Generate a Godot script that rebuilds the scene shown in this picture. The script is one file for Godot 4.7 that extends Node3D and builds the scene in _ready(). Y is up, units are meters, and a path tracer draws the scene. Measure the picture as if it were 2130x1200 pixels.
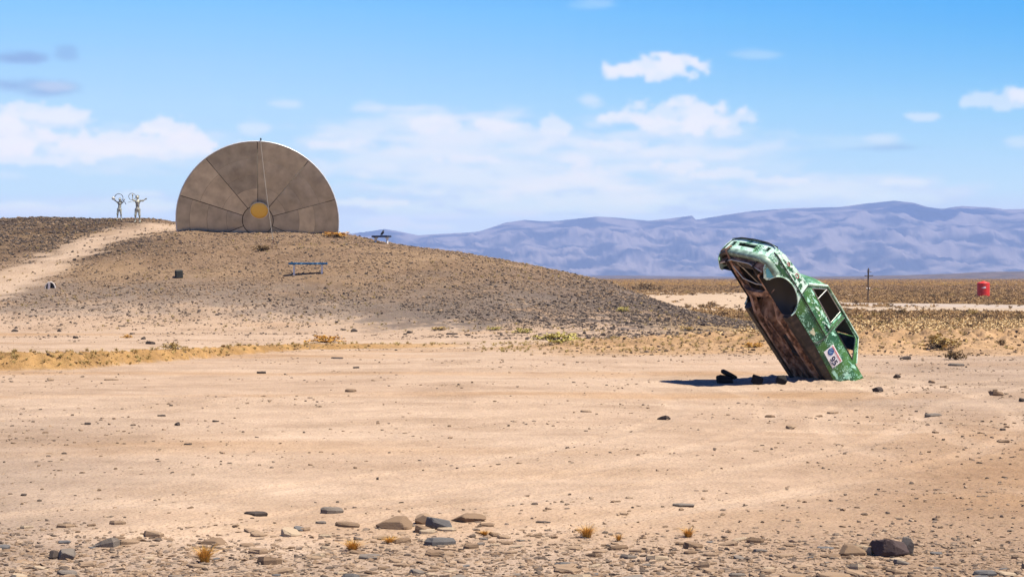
extends Node3D
# A desert clearing: a green car stuck tail first in the sand, a metal saucer on a stony rise, far mountains.
# Pixels of the photograph (2130 x 1200) are only turned into directions; distances come from the ground they meet.

const F := 3600.0        # focal length in photograph pixels
const EYE := 2.1         # height of the camera above the clearing
const HORIZON := 577.0
const CX := 1065.0
const HAZE := 0.00012     # haze per metre
const SKY_ROOM := 2.3     # the sky beyond the haze is stored at this fraction, so that bright air fits the bytes

var cam_basis: Basis
var taken := {}
var M := {}
var rng := RandomNumberGenerator.new()
var n_wide := FastNoiseLite.new()
var n_mid := FastNoiseLite.new()
var n_fine := FastNoiseLite.new()

# ------------------------------------------------------------------ the frame: camera, sky, sun
func set_frame() -> void:
	var cam := Camera3D.new()
	cam.name = "camera"
	cam.fov = rad_to_deg(2.0 * atan(600.0 / F))
	cam.near = 0.1
	cam.far = 40000.0
	cam.position = Vector3(0, EYE, 0)
	cam.rotation.x = -atan((600.0 - HORIZON) / F)
	add_child(cam)
	cam.current = true
	cam_basis = cam.basis
	var env := Environment.new()
	env.background_mode = Environment.BG_SKY
	var sky := Sky.new()
	var sm := PanoramaSkyMaterial.new()
	sm.panorama = ImageTexture.create_from_image(make_sky())
	sky.sky_material = sm
	env.sky = sky
	env.background_energy_multiplier = 0.50 * SKY_ROOM
	env.tonemap_mode = Environment.TONE_MAPPER_LINEAR
	env.tonemap_exposure = 2.1
	env.ambient_light_source = Environment.AMBIENT_SOURCE_SKY
	env.sdfgi_enabled = true
	env.ssao_enabled = true
	env.ssil_enabled = true
	env.fog_enabled = true
	env.fog_density = HAZE
	env.fog_light_color = Color(0.65, 0.765, 1.0)
	var we := WorldEnvironment.new()
	we.name = "environment"
	we.environment = env
	add_child(we)
	var sun := DirectionalLight3D.new()
	sun.name = "sun"
	sun.light_energy = 1.6
	sun.light_color = Color(1.0, 0.96, 0.89)
	sun.light_angular_distance = 0.53
	sun.shadow_enabled = true
	add_child(sun)
	# high, from the right and a little from behind the camera
	var alt := deg_to_rad(64.0)
	var to_sun := Vector3(cos(alt) * cos(deg_to_rad(21.0)), sin(alt), cos(alt) * sin(deg_to_rad(21.0)))
	sun.look_at_from_position(Vector3.ZERO, -to_sun, Vector3.UP)

func make_sky() -> Image:
	var W := 4096
	var H := 2048
	var img := Image.create(W, H, false, Image.FORMAT_RGB8)
	var stops := [[-90.0, Color8(178, 150, 128)], [-2.0, Color8(190, 176, 172)], [-0.2, Color8(208, 222, 248)], [0.0, Color8(206, 228, 255)], [1.6, Color8(204, 228, 255)], [3.4, Color8(197, 225, 255)], [5.6, Color8(184, 220, 255)], [7.0, Color8(168, 212, 255)], [8.6, Color8(146, 203, 255)], [10.0, Color8(122, 190, 253)], [16.0, Color8(74, 150, 238)], [28.0, Color8(36, 98, 190)], [50.0, Color8(22, 68, 144)], [90.0, Color8(17, 54, 120)]]
	for y in H:
		var el := 90.0 - (y + 0.5) / H * 180.0
		var c: Color = stops[0][1]
		for k in stops.size() - 1:
			if el >= stops[k][0]:
				var t: float = clampf((el - stops[k][0]) / (stops[k + 1][0] - stops[k][0]), 0, 1)
				c = (stops[k][1] as Color).lerp(stops[k + 1][1], t)
		if el < 2.0 or el > 75.0:
			img.fill_rect(Rect2i(0, y, W, 1), c)
			continue
		# clear air is a deeper blue across the sun's bearing than away from it
		var deep := Color(c.r * lerpf(0.62, 0.78, smoothstep(10.0, 40.0, el)), c.g * 0.86, c.b * 0.97)
		for b in 512:
			var az := TAU * (b + 0.5) / 512.0
			var k2 := smoothstep(-0.25, 0.6, sin(az)) * smoothstep(2.0, 9.0, el)
			img.fill_rect(Rect2i(b * 8, y, 8, 1), c.lerp(deep, k2))
	var px := img.get_data()
	var n := FastNoiseLite.new()
	n.seed = 5
	n.frequency = 0.035
	n.fractal_octaves = 5
	n.fractal_gain = 0.55
	var r := RandomNumberGenerator.new()
	r.seed = 11
	# clouds of the photograph: x, y, half width, half height (photograph pixels), density
	var list := [
		[40, 300, 110, 44, 0.8], [200, 318, 150, 22, 0.75], [330, 320, 110, 18, 0.7], [70, 262, 130, 30, 0.62], [900, 262, 60, 22, 0.7], [1040, 262, 55, 20, 0.7], [1420, 262, 80, 26, 0.75], [1300, 300, 70, 14, 0.65], [980, 330, 90, 12, 0.62], [1500, 360, 90, 12, 0.62], [1230, 352, 60, 14, 0.65], [1620, 375, 80, 10, 0.62], [700, 300, 70, 12, 0.62], [760, 420, 90, 10, 0.62], [1900, 250, 40, 10, 0.62],
		[1000, 330, 520, 120, 0.42], [1380, 330, 340, 100, 0.40], [250, 320, 330, 66, 0.42], [1750, 400, 330, 44, 0.38], [1150, 420, 420, 40, 0.45], [880, 270, 260, 60, 0.35],
		[1362, 146, 105, 30, 0.95], [1300, 152, 60, 18, 0.7], [1400, 135, 50, 22, 0.8],
		[1565, 118, 60, 13, 0.35], [1225, 10, 70, 18, 0.35], [1225, 212, 36, 20, 0.6],
		[1158, 258, 34, 26, 0.75], [1400, 240, 130, 34, 0.75], [1470, 255, 90, 38, 0.7], [1408, 214, 30, 14, 0.8],
		[1300, 248, 60, 14, 0.7], [1440, 318, 150, 30, 0.6], [1410, 345, 60, 16, 0.75], [1190, 330, 45, 18, 0.6],
		[880, 245, 90, 30, 0.6], [1030, 250, 80, 28, 0.6], [760, 222, 40, 16, 0.35], [590, 216, 52, 16, 0.6],
		[528, 268, 38, 28, 0.55], [650, 290, 60, 18, 0.4], [950, 300, 260, 46, 0.5], [1060, 370, 380, 50, 0.45],
		[1280, 395, 330, 46, 0.4], [1690, 395, 210, 32, 0.4], [1860, 385, 70, 14, 0.55], [755, 367, 30, 12, 0.55],
		[880, 440, 120, 26, 0.3], [60, 136, 66, 18, -0.6], [155, 128, 30, 20, -0.35], [90, 196, 105, 24, -0.5], [120, 193, 60, 14, 0.4],
		[90, 245, 110, 24, 0.8], [20, 275, 60, 26, 0.8], [280, 300, 190, 30, 0.85], [350, 272, 62, 28, 0.95], [400, 298, 60, 24, 0.8],
		[40, 316, 75, 22, 0.95], [110, 340, 110, 14, 0.7], [180, 430, 190, 26, 0.3], [330, 430, 70, 22, 0.6], [300, 405, 60, 8, 0.5],
		[90, 440, 130, 22, 0.45], [790, 462, 90, 18, 0.6], [2070, 222, 100, 26, 0.65], [2110, 214, 50, 18, 0.8],
		[2090, 306, 40, 16, 0.45], [1820, 292, 50, 14, 0.4], [1840, 312, 130, 8, -0.3], [1740, 300, 160, 22, 0.25], [900, 470, 60, 10, 0.4],
		[1590, 300, 60, 20, 0.3], [820, 330, 160, 36, 0.35], [1180, 290, 70, 26, 0.4], [650, 350, 60, 30, 0.3], [30, 372, 60, 10, 0.3]]
	# the rest of the sky carries the same kind of clouds
	for k in 420:
		var x := r.randf_range(-3600.0 * PI + 2400.0, 3600.0 * PI - 400.0) + 600.0
		if x > -150 and x < 2280:
			continue
		var y := HORIZON - 60.0 - absf(r.randfn(0.0, 1.0)) * 330.0
		var s := r.randf_range(0.5, 1.6)
		list.append([x, y, 95.0 * s * r.randf_range(0.7, 1.6), 24.0 * s, r.randf_range(0.25, 0.85)])
	for k in 60:
		list.append([r.randf_range(-11000, 11000), HORIZON - r.randf_range(1100, 3600), r.randf_range(150, 420), r.randf_range(60, 130), r.randf_range(0.2, 0.6)])
	var q := W / TAU / F
	for cl in list:
		var cx: float = (cl[0] - CX) * q
		var cy: float = H * 0.5 - (HORIZON - cl[1]) * q
		var hw: float = cl[2] * q
		var hh: float = cl[3] * q
		var op: float = absf(cl[4])
		var grey: bool = cl[4] < 0
		var x0 := int(floor(cx - hw * 1.35))
		var x1 := int(ceil(cx + hw * 1.35))
		var y0 := maxi(0, int(floor(cy - hh * 1.6)))
		var y1 := mini(H - 1, int(ceil(cy + hh * 1.3)))
		for y in range(y0, y1 + 1):
			var v := (cy - y) / hh
			var vv := v if v > 0 else v * 1.25
			for x in range(x0, x1 + 1):
				var u := (x - cx) / hw
				var nn := n.get_noise_2d(x * 2.0, y * 3.2) if op > 0.6 else n.get_noise_2d(x * 0.9, y * 4.2)
				var d := 0.95 - u * u - vv * vv + nn * (1.3 if op > 0.6 else 0.75)
				var a := clampf(d / (0.36 if op > 0.6 else 0.9), 0, 1)
				a = a * a * (3 - 2 * a) * op * 0.88
				if a <= 0.004:
					continue
				var c := Color8(238, 240, 255)
				if grey:
					c = Color8(140, 162, 216)
				var o := (y * W + posmod(x, W)) * 3
				px[o] = int(lerpf(px[o], c.r8, a))
				px[o + 1] = int(lerpf(px[o + 1], c.g8, a))
				px[o + 2] = int(lerpf(px[o + 2], c.b8, a))
	# the picture above is the sky as seen through the haze of the plain; take that haze off, since it is built as real air
	var glow := Color(0.35, 0.465, 0.84)
	for y in range(0, H):
		var el := (90.0 - (y + 0.5) / H * 180.0)
		var path := 15500.0 if el < 1.9 else 560.0 / tan(deg_to_rad(el))
		if el < -0.5:
			path = 2.1 / tan(deg_to_rad(-el))
		var T := exp(-HAZE * path)
		var luts := []
		for ch in 3:
			var l := PackedByteArray()
			l.resize(256)
			for i in 256:
				var v := Color(i / 255.0, 0, 0).srgb_to_linear().r
				v = maxf(0.0, v - (1.0 - T) * glow[ch]) / T / SKY_ROOM
				l[i] = clampi(int(Color(v, 0, 0).linear_to_srgb().r * 255.0 + 0.5), 0, 255)
			luts.append(l)
		var lr: PackedByteArray = luts[0]
		var lg: PackedByteArray = luts[1]
		var lb: PackedByteArray = luts[2]
		var o := y * W * 3
		for x in W:
			px[o] = lr[px[o]]
			px[o + 1] = lg[px[o + 1]]
			px[o + 2] = lb[px[o + 2]]
			o += 3
	return Image.create_from_data(W, H, false, Image.FORMAT_RGB8, px)

# ------------------------------------------------------------------ naming and tagging
func numbered(n: String) -> String:
	if not taken.has(n):
		taken[n] = 0
		return n
	taken[n] += 1
	return "%s_%03d" % [n, taken[n]]

func tag(o: Node, label: String, category: String, group := "") -> Node:
	o.set_meta("label", label)
	o.set_meta("category", category)
	if group != "":
		o.set_meta("group", group)
	return o

func thing(called: String, at: Vector3, label: String, category: String, group := "") -> Node3D:
	var o := Node3D.new()
	o.name = numbered(called)
	add_child(o)
	o.position = at
	tag(o, label, category, group)
	return o

func part(called: String, mesh: Mesh, mat: Material, parent: Node, label := "") -> MeshInstance3D:
	var o := MeshInstance3D.new()
	o.name = called
	o.mesh = mesh
	o.material_override = mat
	parent.add_child(o, true)
	if label != "":
		o.set_meta("label", label)
	return o

func single(called: String, mesh: Mesh, mat: Material, at: Vector3, label: String, category: String, group := "") -> MeshInstance3D:
	var o := MeshInstance3D.new()
	o.name = numbered(called)
	o.mesh = mesh
	o.material_override = mat
	add_child(o)
	o.position = at
	tag(o, label, category, group)
	return o

func structure(called: String, mesh: Mesh, mat: Material) -> MeshInstance3D:
	var o := MeshInstance3D.new()
	o.name = called
	o.mesh = mesh
	o.material_override = mat
	o.set_meta("kind", "structure")
	add_child(o)
	return o

# ------------------------------------------------------------------ materials
func lin(r: float, g: float, b: float) -> Color:
	return Color(r, g, b).linear_to_srgb()

func flat_mat(c: Color, rough := 0.9, metal := 0.0) -> StandardMaterial3D:
	var m := StandardMaterial3D.new()
	m.albedo_color = c
	m.roughness = rough
	m.metallic = metal
	return m

func noise_tex(sd: int, freq: float, ramp: Array, size := 512, octaves := 4, gain := 0.55, kind := FastNoiseLite.TYPE_SIMPLEX_SMOOTH) -> ImageTexture:
	# ramp: [position, linear colour] pairs
	var n := FastNoiseLite.new()
	n.seed = sd
	n.noise_type = kind
	n.frequency = freq
	n.fractal_octaves = octaves
	n.fractal_gain = gain
	var g := n.get_seamless_image(size, size)
	g.convert(Image.FORMAT_L8)
	var d := g.get_data()
	var lut := PackedByteArray()
	lut.resize(768)
	for i in 256:
		var v := i / 255.0
		var c: Color = ramp[0][1]
		for k in ramp.size() - 1:
			if v >= ramp[k][0]:
				c = (ramp[k][1] as Color).lerp(ramp[k + 1][1], clampf((v - ramp[k][0]) / maxf(ramp[k + 1][0] - ramp[k][0], 1e-4), 0, 1))
		c = c.linear_to_srgb()
		lut[i * 3] = c.r8
		lut[i * 3 + 1] = c.g8
		lut[i * 3 + 2] = c.b8
	var out := PackedByteArray()
	out.resize(d.size() * 3)
	for i in d.size():
		var k := d[i] * 3
		out[i * 3] = lut[k]
		out[i * 3 + 1] = lut[k + 1]
		out[i * 3 + 2] = lut[k + 2]
	return ImageTexture.create_from_image(Image.create_from_data(size, size, false, Image.FORMAT_RGB8, out))

func paint_tex(sd: int, bare: float, fine: float, cols: Array) -> ImageTexture:
	# old paint: broad tone, and flakes that come off in speckled clusters
	var size := 512
	var data := []
	for e in [[0.006, 3], [0.010, 4], [0.11, 3]]:
		var n := FastNoiseLite.new()
		n.seed = sd + data.size()
		n.frequency = e[0]
		n.fractal_octaves = e[1]
		var g := n.get_seamless_image(size, size)
		g.convert(Image.FORMAT_L8)
		data.append(g.get_data())
	var lutd: Array = []
	for c in cols:
		lutd.append((c as Color).linear_to_srgb())
	var out := PackedByteArray()
	out.resize(size * size * 3)
	for i in size * size:
		var a: float = data[0][i] / 255.0
		var b: float = data[1][i] / 255.0
		var f: float = data[2][i] / 255.0
		var c: Color = (lutd[0] as Color).lerp(lutd[1], smoothstep(0.35, 0.65, a))
		var v := b * (1.0 - fine) + f * fine - bare
		if v > 0.0:
			c = c.lerp((lutd[2] as Color).lerp(lutd[3], smoothstep(0.03, 0.16, v)), smoothstep(0.0, 0.02, v))
		out[i * 3] = c.r8
		out[i * 3 + 1] = c.g8
		out[i * 3 + 2] = c.b8
	return ImageTexture.create_from_image(Image.create_from_data(size, size, false, Image.FORMAT_RGB8, out))

func bump_tex(sd: int, freq: float, size := 512, strength := 4.0, octaves := 4) -> ImageTexture:
	var n := FastNoiseLite.new()
	n.seed = sd
	n.frequency = freq
	n.fractal_octaves = octaves
	n.fractal_gain = 0.6
	var g := n.get_seamless_image(size, size)
	g.convert(Image.FORMAT_RGBA8)
	g.bump_map_to_normal_map(strength)
	return ImageTexture.create_from_image(g)

func tri(m: StandardMaterial3D, scale: float) -> StandardMaterial3D:
	m.uv1_triplanar = true
	m.uv1_scale = Vector3.ONE * scale
	return m

func grain_mat(tex: Texture2D, scale: float, rough := 0.9, bump: Texture2D = null, bump_scale := 1.0, metal := 0.0) -> StandardMaterial3D:
	var m := StandardMaterial3D.new()
	m.albedo_texture = tex
	m.roughness = rough
	m.metallic = metal
	if bump:
		m.normal_enabled = true
		m.normal_texture = bump
		m.normal_scale = bump_scale
	return tri(m, scale)

func make_materials() -> void:
	var rock_bump := bump_tex(21, 0.02, 256, 6.0)
	M.rock_bump = rock_bump
	var speck := noise_tex(31, 0.03, [[0.2, Color(0.62, 0.62, 0.62)], [0.5, Color(0.95, 0.95, 0.95)], [0.8, Color(1, 1, 1)]], 256)
	# stones: tint per instance through vertex colours
	var st := grain_mat(speck, 3.0, 0.92, rock_bump, 0.8)
	st.vertex_color_use_as_albedo = true
	st.metallic_specular = 0.2
	M.stone_copies = st
	for e in [["tan", 0.33, 0.235, 0.16], ["pale", 0.44, 0.345, 0.245], ["grey", 0.21, 0.18, 0.155], ["dark", 0.085, 0.068, 0.06], ["purple", 0.10, 0.075, 0.075], ["blue", 0.15, 0.145, 0.145], ["brown", 0.24, 0.165, 0.11], ["black", 0.03, 0.028, 0.028]]:
		var m := grain_mat(speck, 5.0, 0.9, rock_bump, 1.0)
		m.metallic_specular = 0.2
		m.albedo_color = lin(e[1] * 0.8, e[2] * 0.8, e[3] * 0.8)
		M["stone_" + e[0]] = m
	# car paint: green that has chalked and flaked to a pale mint undercoat
	var dark_green := Color(0.012, 0.085, 0.035)
	var leaf := Color(0.045, 0.15, 0.03)
	var mint := Color(0.30, 0.62, 0.46)
	var pale := Color(0.62, 0.80, 0.70)
	var car_bump := bump_tex(41, 0.012, 256, 2.0)
	var g1 := paint_tex(42, 0.635, 0.58, [dark_green, leaf, mint, pale])
	var g2 := paint_tex(43, 0.375, 0.42, [dark_green, leaf, mint, pale])
	M.paint = grain_mat(g1, 0.62, 0.5, car_bump, 0.35)
	M.paint_worn = grain_mat(g2, 0.62, 0.5, car_bump, 0.35)
	M.paint.metallic_specular = 0.5
	var rust := noise_tex(44, 0.016, [[0.2, Color(0.05, 0.03, 0.022)], [0.42, Color(0.15, 0.08, 0.052)], [0.55, Color(0.29, 0.165, 0.11)], [0.75, Color(0.42, 0.28, 0.21)]], 512, 5, 0.6)
	M.rust = grain_mat(rust, 0.42, 0.85, bump_tex(45, 0.03, 256, 5.0), 0.6)
	var rust2 := noise_tex(48, 0.012, [[0.2, Color(0.06, 0.03, 0.02)], [0.42, Color(0.23, 0.11, 0.066)], [0.6, Color(0.38, 0.20, 0.125)], [0.8, Color(0.48, 0.31, 0.22)]], 256, 5, 0.6)
	M.rust_light = grain_mat(rust2, 0.5, 0.8, car_bump, 0.6)
	var grime := noise_tex(46, 0.02, [[0.2, Color(0.012, 0.010, 0.009)], [0.6, Color(0.03, 0.024, 0.02)], [0.85, Color(0.08, 0.055, 0.04)]], 256, 4)
	M.grime = grain_mat(grime, 1.0, 0.7)
	M.black = flat_mat(lin(0.012, 0.012, 0.013), 0.6)
	M.patch_green = grain_mat(noise_tex(141, 0.03, [[0.3, dark_green], [0.7, Color(0.03, 0.12, 0.045)]], 128), 1.5, 0.55)
	M.patch_mint = grain_mat(noise_tex(142, 0.05, [[0.3, Color(0.22, 0.52, 0.38)], [0.7, Color(0.42, 0.72, 0.58)]], 128), 1.5, 0.6)
	M.patch_pale = grain_mat(noise_tex(143, 0.05, [[0.3, Color(0.48, 0.70, 0.60)], [0.7, Color(0.70, 0.82, 0.74)]], 128), 1.5, 0.6)
	M.patch_cream = flat_mat(lin(0.62, 0.62, 0.42), 0.7)
	M.rubber = flat_mat(lin(0.02, 0.021, 0.02), 0.55)
	var bump_col := noise_tex(47, 0.02, [[0.2, Color(0.06, 0.10, 0.08)], [0.55, Color(0.14, 0.21, 0.17)], [0.8, Color(0.28, 0.42, 0.34)]], 256, 4)
	M.bumper = grain_mat(bump_col, 0.9, 0.5)
	M.chrome = flat_mat(lin(0.42, 0.42, 0.40), 0.35, 0.8)
	M.white_print = flat_mat(lin(0.78, 0.78, 0.80), 0.5)
	M.blue_print = flat_mat(lin(0.03, 0.10, 0.32), 0.5)
	M.pale_blue_print = flat_mat(lin(0.25, 0.42, 0.62), 0.5)
	M.navy_print = flat_mat(lin(0.012, 0.014, 0.05), 0.5)
	M.red_print = flat_mat(lin(0.55, 0.09, 0.10), 0.5)
	M.cyan_paint = flat_mat(lin(0.12, 0.45, 0.55), 0.5)

# ------------------------------------------------------------------ mesh helpers
func start() -> SurfaceTool:
	var st := SurfaceTool.new()
	st.begin(Mesh.PRIMITIVE_TRIANGLES)
	return st

func done(st: SurfaceTool) -> ArrayMesh:
	st.generate_normals()
	return st.commit()

func tri3(st: SurfaceTool, a: Vector3, b: Vector3, c: Vector3) -> void:
	st.add_vertex(a)
	st.add_vertex(b)
	st.add_vertex(c)

func quad(st: SurfaceTool, a: Vector3, b: Vector3, c: Vector3, d: Vector3) -> void:
	tri3(st, a, b, c)
	tri3(st, a, c, d)

func box(st: SurfaceTool, c: Vector3, s: Vector3, bs := Basis.IDENTITY, bevel := 0.0) -> void:
	st.set_smooth_group(0xFFFFFFFF)
	var h := s * 0.5
	var bv: float = minf(bevel, minf(h.x, minf(h.y, h.z)) * 0.6)
	if bv <= 0.0:
		for ax in 3:
			for sg in [-1.0, 1.0]:
				var n := Vector3.ZERO
				n[ax] = sg
				var u := Vector3.ZERO
				u[(ax + 1) % 3] = 1.0
				var v := n.cross(u)
				var o := n * h
				quad(st, c + bs * (o + (-u - v) * h), c + bs * (o + (-u + v) * h), c + bs * (o + (u + v) * h), c + bs * (o + (u - v) * h))
		return
	for ax in 3:
		for sg in [-1.0, 1.0]:
			var n := Vector3.ZERO
			n[ax] = sg
			var u := Vector3.ZERO
			u[(ax + 1) % 3] = 1.0
			var v := n.cross(u)
			var hu := u * (h - Vector3.ONE * bv)
			var hv := v * (h - Vector3.ONE * bv)
			var o := n * h
			quad(st, c + bs * (o - hu - hv), c + bs * (o - hu + hv), c + bs * (o + hu + hv), c + bs * (o + hu - hv))
	for ax in 3:
		var bx := (ax + 1) % 3
		var cx := (ax + 2) % 3
		for sb in [-1.0, 1.0]:
			for sc in [-1.0, 1.0]:
				var e := []
				for sa in [-1.0, 1.0]:
					var p := Vector3.ZERO
					p[ax] = sa * (h[ax] - bv)
					var p1 := p
					p1[bx] = sb * h[bx]
					p1[cx] = sc * (h[cx] - bv)
					var p2 := p
					p2[bx] = sb * (h[bx] - bv)
					p2[cx] = sc * h[cx]
					e.append([c + bs * p1, c + bs * p2])
				if sb * sc > 0:
					quad(st, e[0][0], e[0][1], e[1][1], e[1][0])
				else:
					quad(st, e[0][0], e[1][0], e[1][1], e[0][1])
	for sa in [-1.0, 1.0]:
		for sb in [-1.0, 1.0]:
			for sc in [-1.0, 1.0]:
				var k := h - Vector3.ONE * bv
				var p1 := c + bs * Vector3(sa * h.x, sb * k.y, sc * k.z)
				var p2 := c + bs * Vector3(sa * k.x, sb * h.y, sc * k.z)
				var p3 := c + bs * Vector3(sa * k.x, sb * k.y, sc * h.z)
				if sa * sb * sc > 0:
					tri3(st, p1, p3, p2)
				else:
					tri3(st, p1, p2, p3)

func tube(st: SurfaceTool, pts: Array, radii: Array, sides := 6, squash := 1.0) -> void:
	# a round bar through points; radii one per point or one for all
	st.set_smooth_group(1)
	var rings := []
	var up := Vector3.UP
	for i in pts.size():
		var a: Vector3 = pts[maxi(i - 1, 0)]
		var b: Vector3 = pts[mini(i + 1, pts.size() - 1)]
		var t := (b - a).normalized()
		if absf(t.dot(up)) > 0.98:
			up = Vector3.RIGHT if absf(t.x) < 0.9 else Vector3.BACK
		var u := (up - t * up.dot(t)).normalized()
		var w := t.cross(u)
		up = u
		var r: float = radii[mini(i, radii.size() - 1)]
		var ring := []
		for k in sides:
			var an := TAU * k / sides
			ring.append(pts[i] + (u * cos(an) * squash + w * sin(an)) * r)
		rings.append(ring)
	for i in rings.size() - 1:
		for k in sides:
			var k2 := (k + 1) % sides
			quad(st, rings[i][k], rings[i][k2], rings[i + 1][k2], rings[i + 1][k])
	st.set_smooth_group(0xFFFFFFFF)
	for k in range(1, sides - 1):
		tri3(st, rings[0][0], rings[0][k + 1], rings[0][k])
		var l: Array = rings[rings.size() - 1]
		tri3(st, l[0], l[k], l[k + 1])

func bar(pts: Array, radii: Array, sides := 6) -> ArrayMesh:
	var st := start()
	tube(st, pts, radii, sides)
	return done(st)

func sweep(st: SurfaceTool, prof: PackedVector2Array, path: Array, side: Vector3, closed := true, smooth := true) -> void:
	# profile x along the path's left-hand normal, y along "side"
	st.set_smooth_group(1 if smooth else 0xFFFFFFFF)
	var rings := []
	for i in path.size():
		var t: Vector3 = (path[mini(i + 1, path.size() - 1)] - path[maxi(i - 1, 0)]).normalized()
		var w := side.cross(t).normalized()
		var ring := []
		for p in prof:
			ring.append(path[i] + w * p.x + side * p.y)
		rings.append(ring)
	var m := prof.size()
	for i in rings.size() - 1:
		for k in (m if closed else m - 1):
			var k2 := (k + 1) % m
			quad(st, rings[i][k], rings[i][k2], rings[i + 1][k2], rings[i + 1][k])
	if closed:
		st.set_smooth_group(0xFFFFFFFF)
		for k in range(1, m - 1):
			tri3(st, rings[0][0], rings[0][k + 1], rings[0][k])
			tri3(st, rings[-1][0], rings[-1][k], rings[-1][k + 1])

func lathe(st: SurfaceTool, prof: PackedVector2Array, sides: int, xf := Transform3D.IDENTITY, smooth := true) -> void:
	# profile: x radius, y height, turned round the y axis
	st.set_smooth_group(1 if smooth else 0xFFFFFFFF)
	for i in prof.size() - 1:
		for k in sides:
			var a := TAU * k / sides
			var b := TAU * (k + 1) / sides
			var p := prof[i]
			var q := prof[i + 1]
			var p0 := xf * Vector3(cos(a) * p.x, p.y, sin(a) * p.x)
			var p1 := xf * Vector3(cos(b) * p.x, p.y, sin(b) * p.x)
			var q0 := xf * Vector3(cos(a) * q.x, q.y, sin(a) * q.x)
			var q1 := xf * Vector3(cos(b) * q.x, q.y, sin(b) * q.x)
			if p.x > 1e-5:
				tri3(st, p0, q1, p1)
			if q.x > 1e-5:
				tri3(st, p0, q0, q1)

func poly(a: Array) -> PackedVector2Array:
	var p := PackedVector2Array()
	for i in range(0, a.size(), 2):
		p.append(Vector2(a[i], a[i + 1]))
	return p

func panel(outer: PackedVector2Array, holes: Array, f: Callable, du: float, dv: float, lip := Vector3.ZERO) -> ArrayMesh:
	# a sheet cut from an outline with openings, laid on the surface f(u, v); lip turns every edge inwards
	var st := start()
	var lo := outer[0]
	var hi := outer[0]
	for p in outer:
		lo = lo.min(p)
		hi = hi.max(p)
	st.set_smooth_group(1)
	var nu := int(ceil((hi.x - lo.x) / du))
	var nv := int(ceil((hi.y - lo.y) / dv))
	for i in nu:
		for j in nv:
			var a := Vector2(lo.x + i * du, lo.y + j * dv)
			var cell := PackedVector2Array([a, a + Vector2(du, 0), a + Vector2(du, dv), a + Vector2(0, dv)])
			var bits: Array = Geometry2D.intersect_polygons(outer, cell)
			for h in holes:
				var left := []
				for b in bits:
					left.append_array(Geometry2D.clip_polygons(b, h))
				bits = left
			for b in bits:
				var idx := Geometry2D.triangulate_polygon(b)
				for k in range(0, idx.size(), 3):
					var p0: Vector2 = b[idx[k]]
					var p1: Vector2 = b[idx[k + 1]]
					var p2: Vector2 = b[idx[k + 2]]
					if (p1 - p0).cross(p2 - p0) < 0:
						var t := p1
						p1 = p2
						p2 = t
					tri3(st, f.call(p0), f.call(p2), f.call(p1))
	if lip != Vector3.ZERO:
		st.set_smooth_group(0xFFFFFFFF)
		for ring in [outer] + holes:
			for k in ring.size():
				var a: Vector2 = ring[k]
				var b: Vector2 = ring[(k + 1) % ring.size()]
				var n := int(ceil(a.distance_to(b) / 0.12))
				for s in n:
					var q0: Vector3 = f.call(a.lerp(b, float(s) / n))
					var q1: Vector3 = f.call(a.lerp(b, float(s + 1) / n))
					quad(st, q0, q1, q1 + lip, q0 + lip)
	return done(st)

func slab_mesh(sd: int) -> ArrayMesh:
	# a flake of shale: an uneven polygon with a chipped rim, unit radius and unit half height
	var r := RandomNumberGenerator.new()
	r.seed = sd
	var n := r.randi_range(5, 8)
	var rings := [[], [], []]
	var off := r.randf() * TAU
	var slope := Vector2(r.randfn(0, 0.35), r.randfn(0, 0.35))
	for k in n:
		var a := off + TAU * (k + r.randf_range(-0.32, 0.32)) / n
		var q := r.randf_range(0.68, 1.0)
		var p := Vector2(cos(a), sin(a)) * q
		var top := 1.0 + p.dot(slope) + r.randf_range(-0.12, 0.12)
		rings[0].append(Vector3(p.x * 0.94, -0.9, p.y * 0.94))
		rings[1].append(Vector3(p.x, top * 0.45, p.y))
		var ins := r.randf_range(0.74, 0.95)
		rings[2].append(Vector3(p.x * ins, top, p.y * ins))
	var st := start()
	st.set_smooth_group(0xFFFFFFFF)
	for j in 2:
		for k in n:
			var k2 := (k + 1) % n
			quad(st, rings[j][k], rings[j][k2], rings[j + 1][k2], rings[j + 1][k])
	var c := Vector3(r.randfn(0, 0.12), 1.02 + r.randf_range(-0.1, 0.12), r.randfn(0, 0.12))
	for k in n:
		tri3(st, c, rings[2][k], rings[2][(k + 1) % n])
	return done(st)

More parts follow.
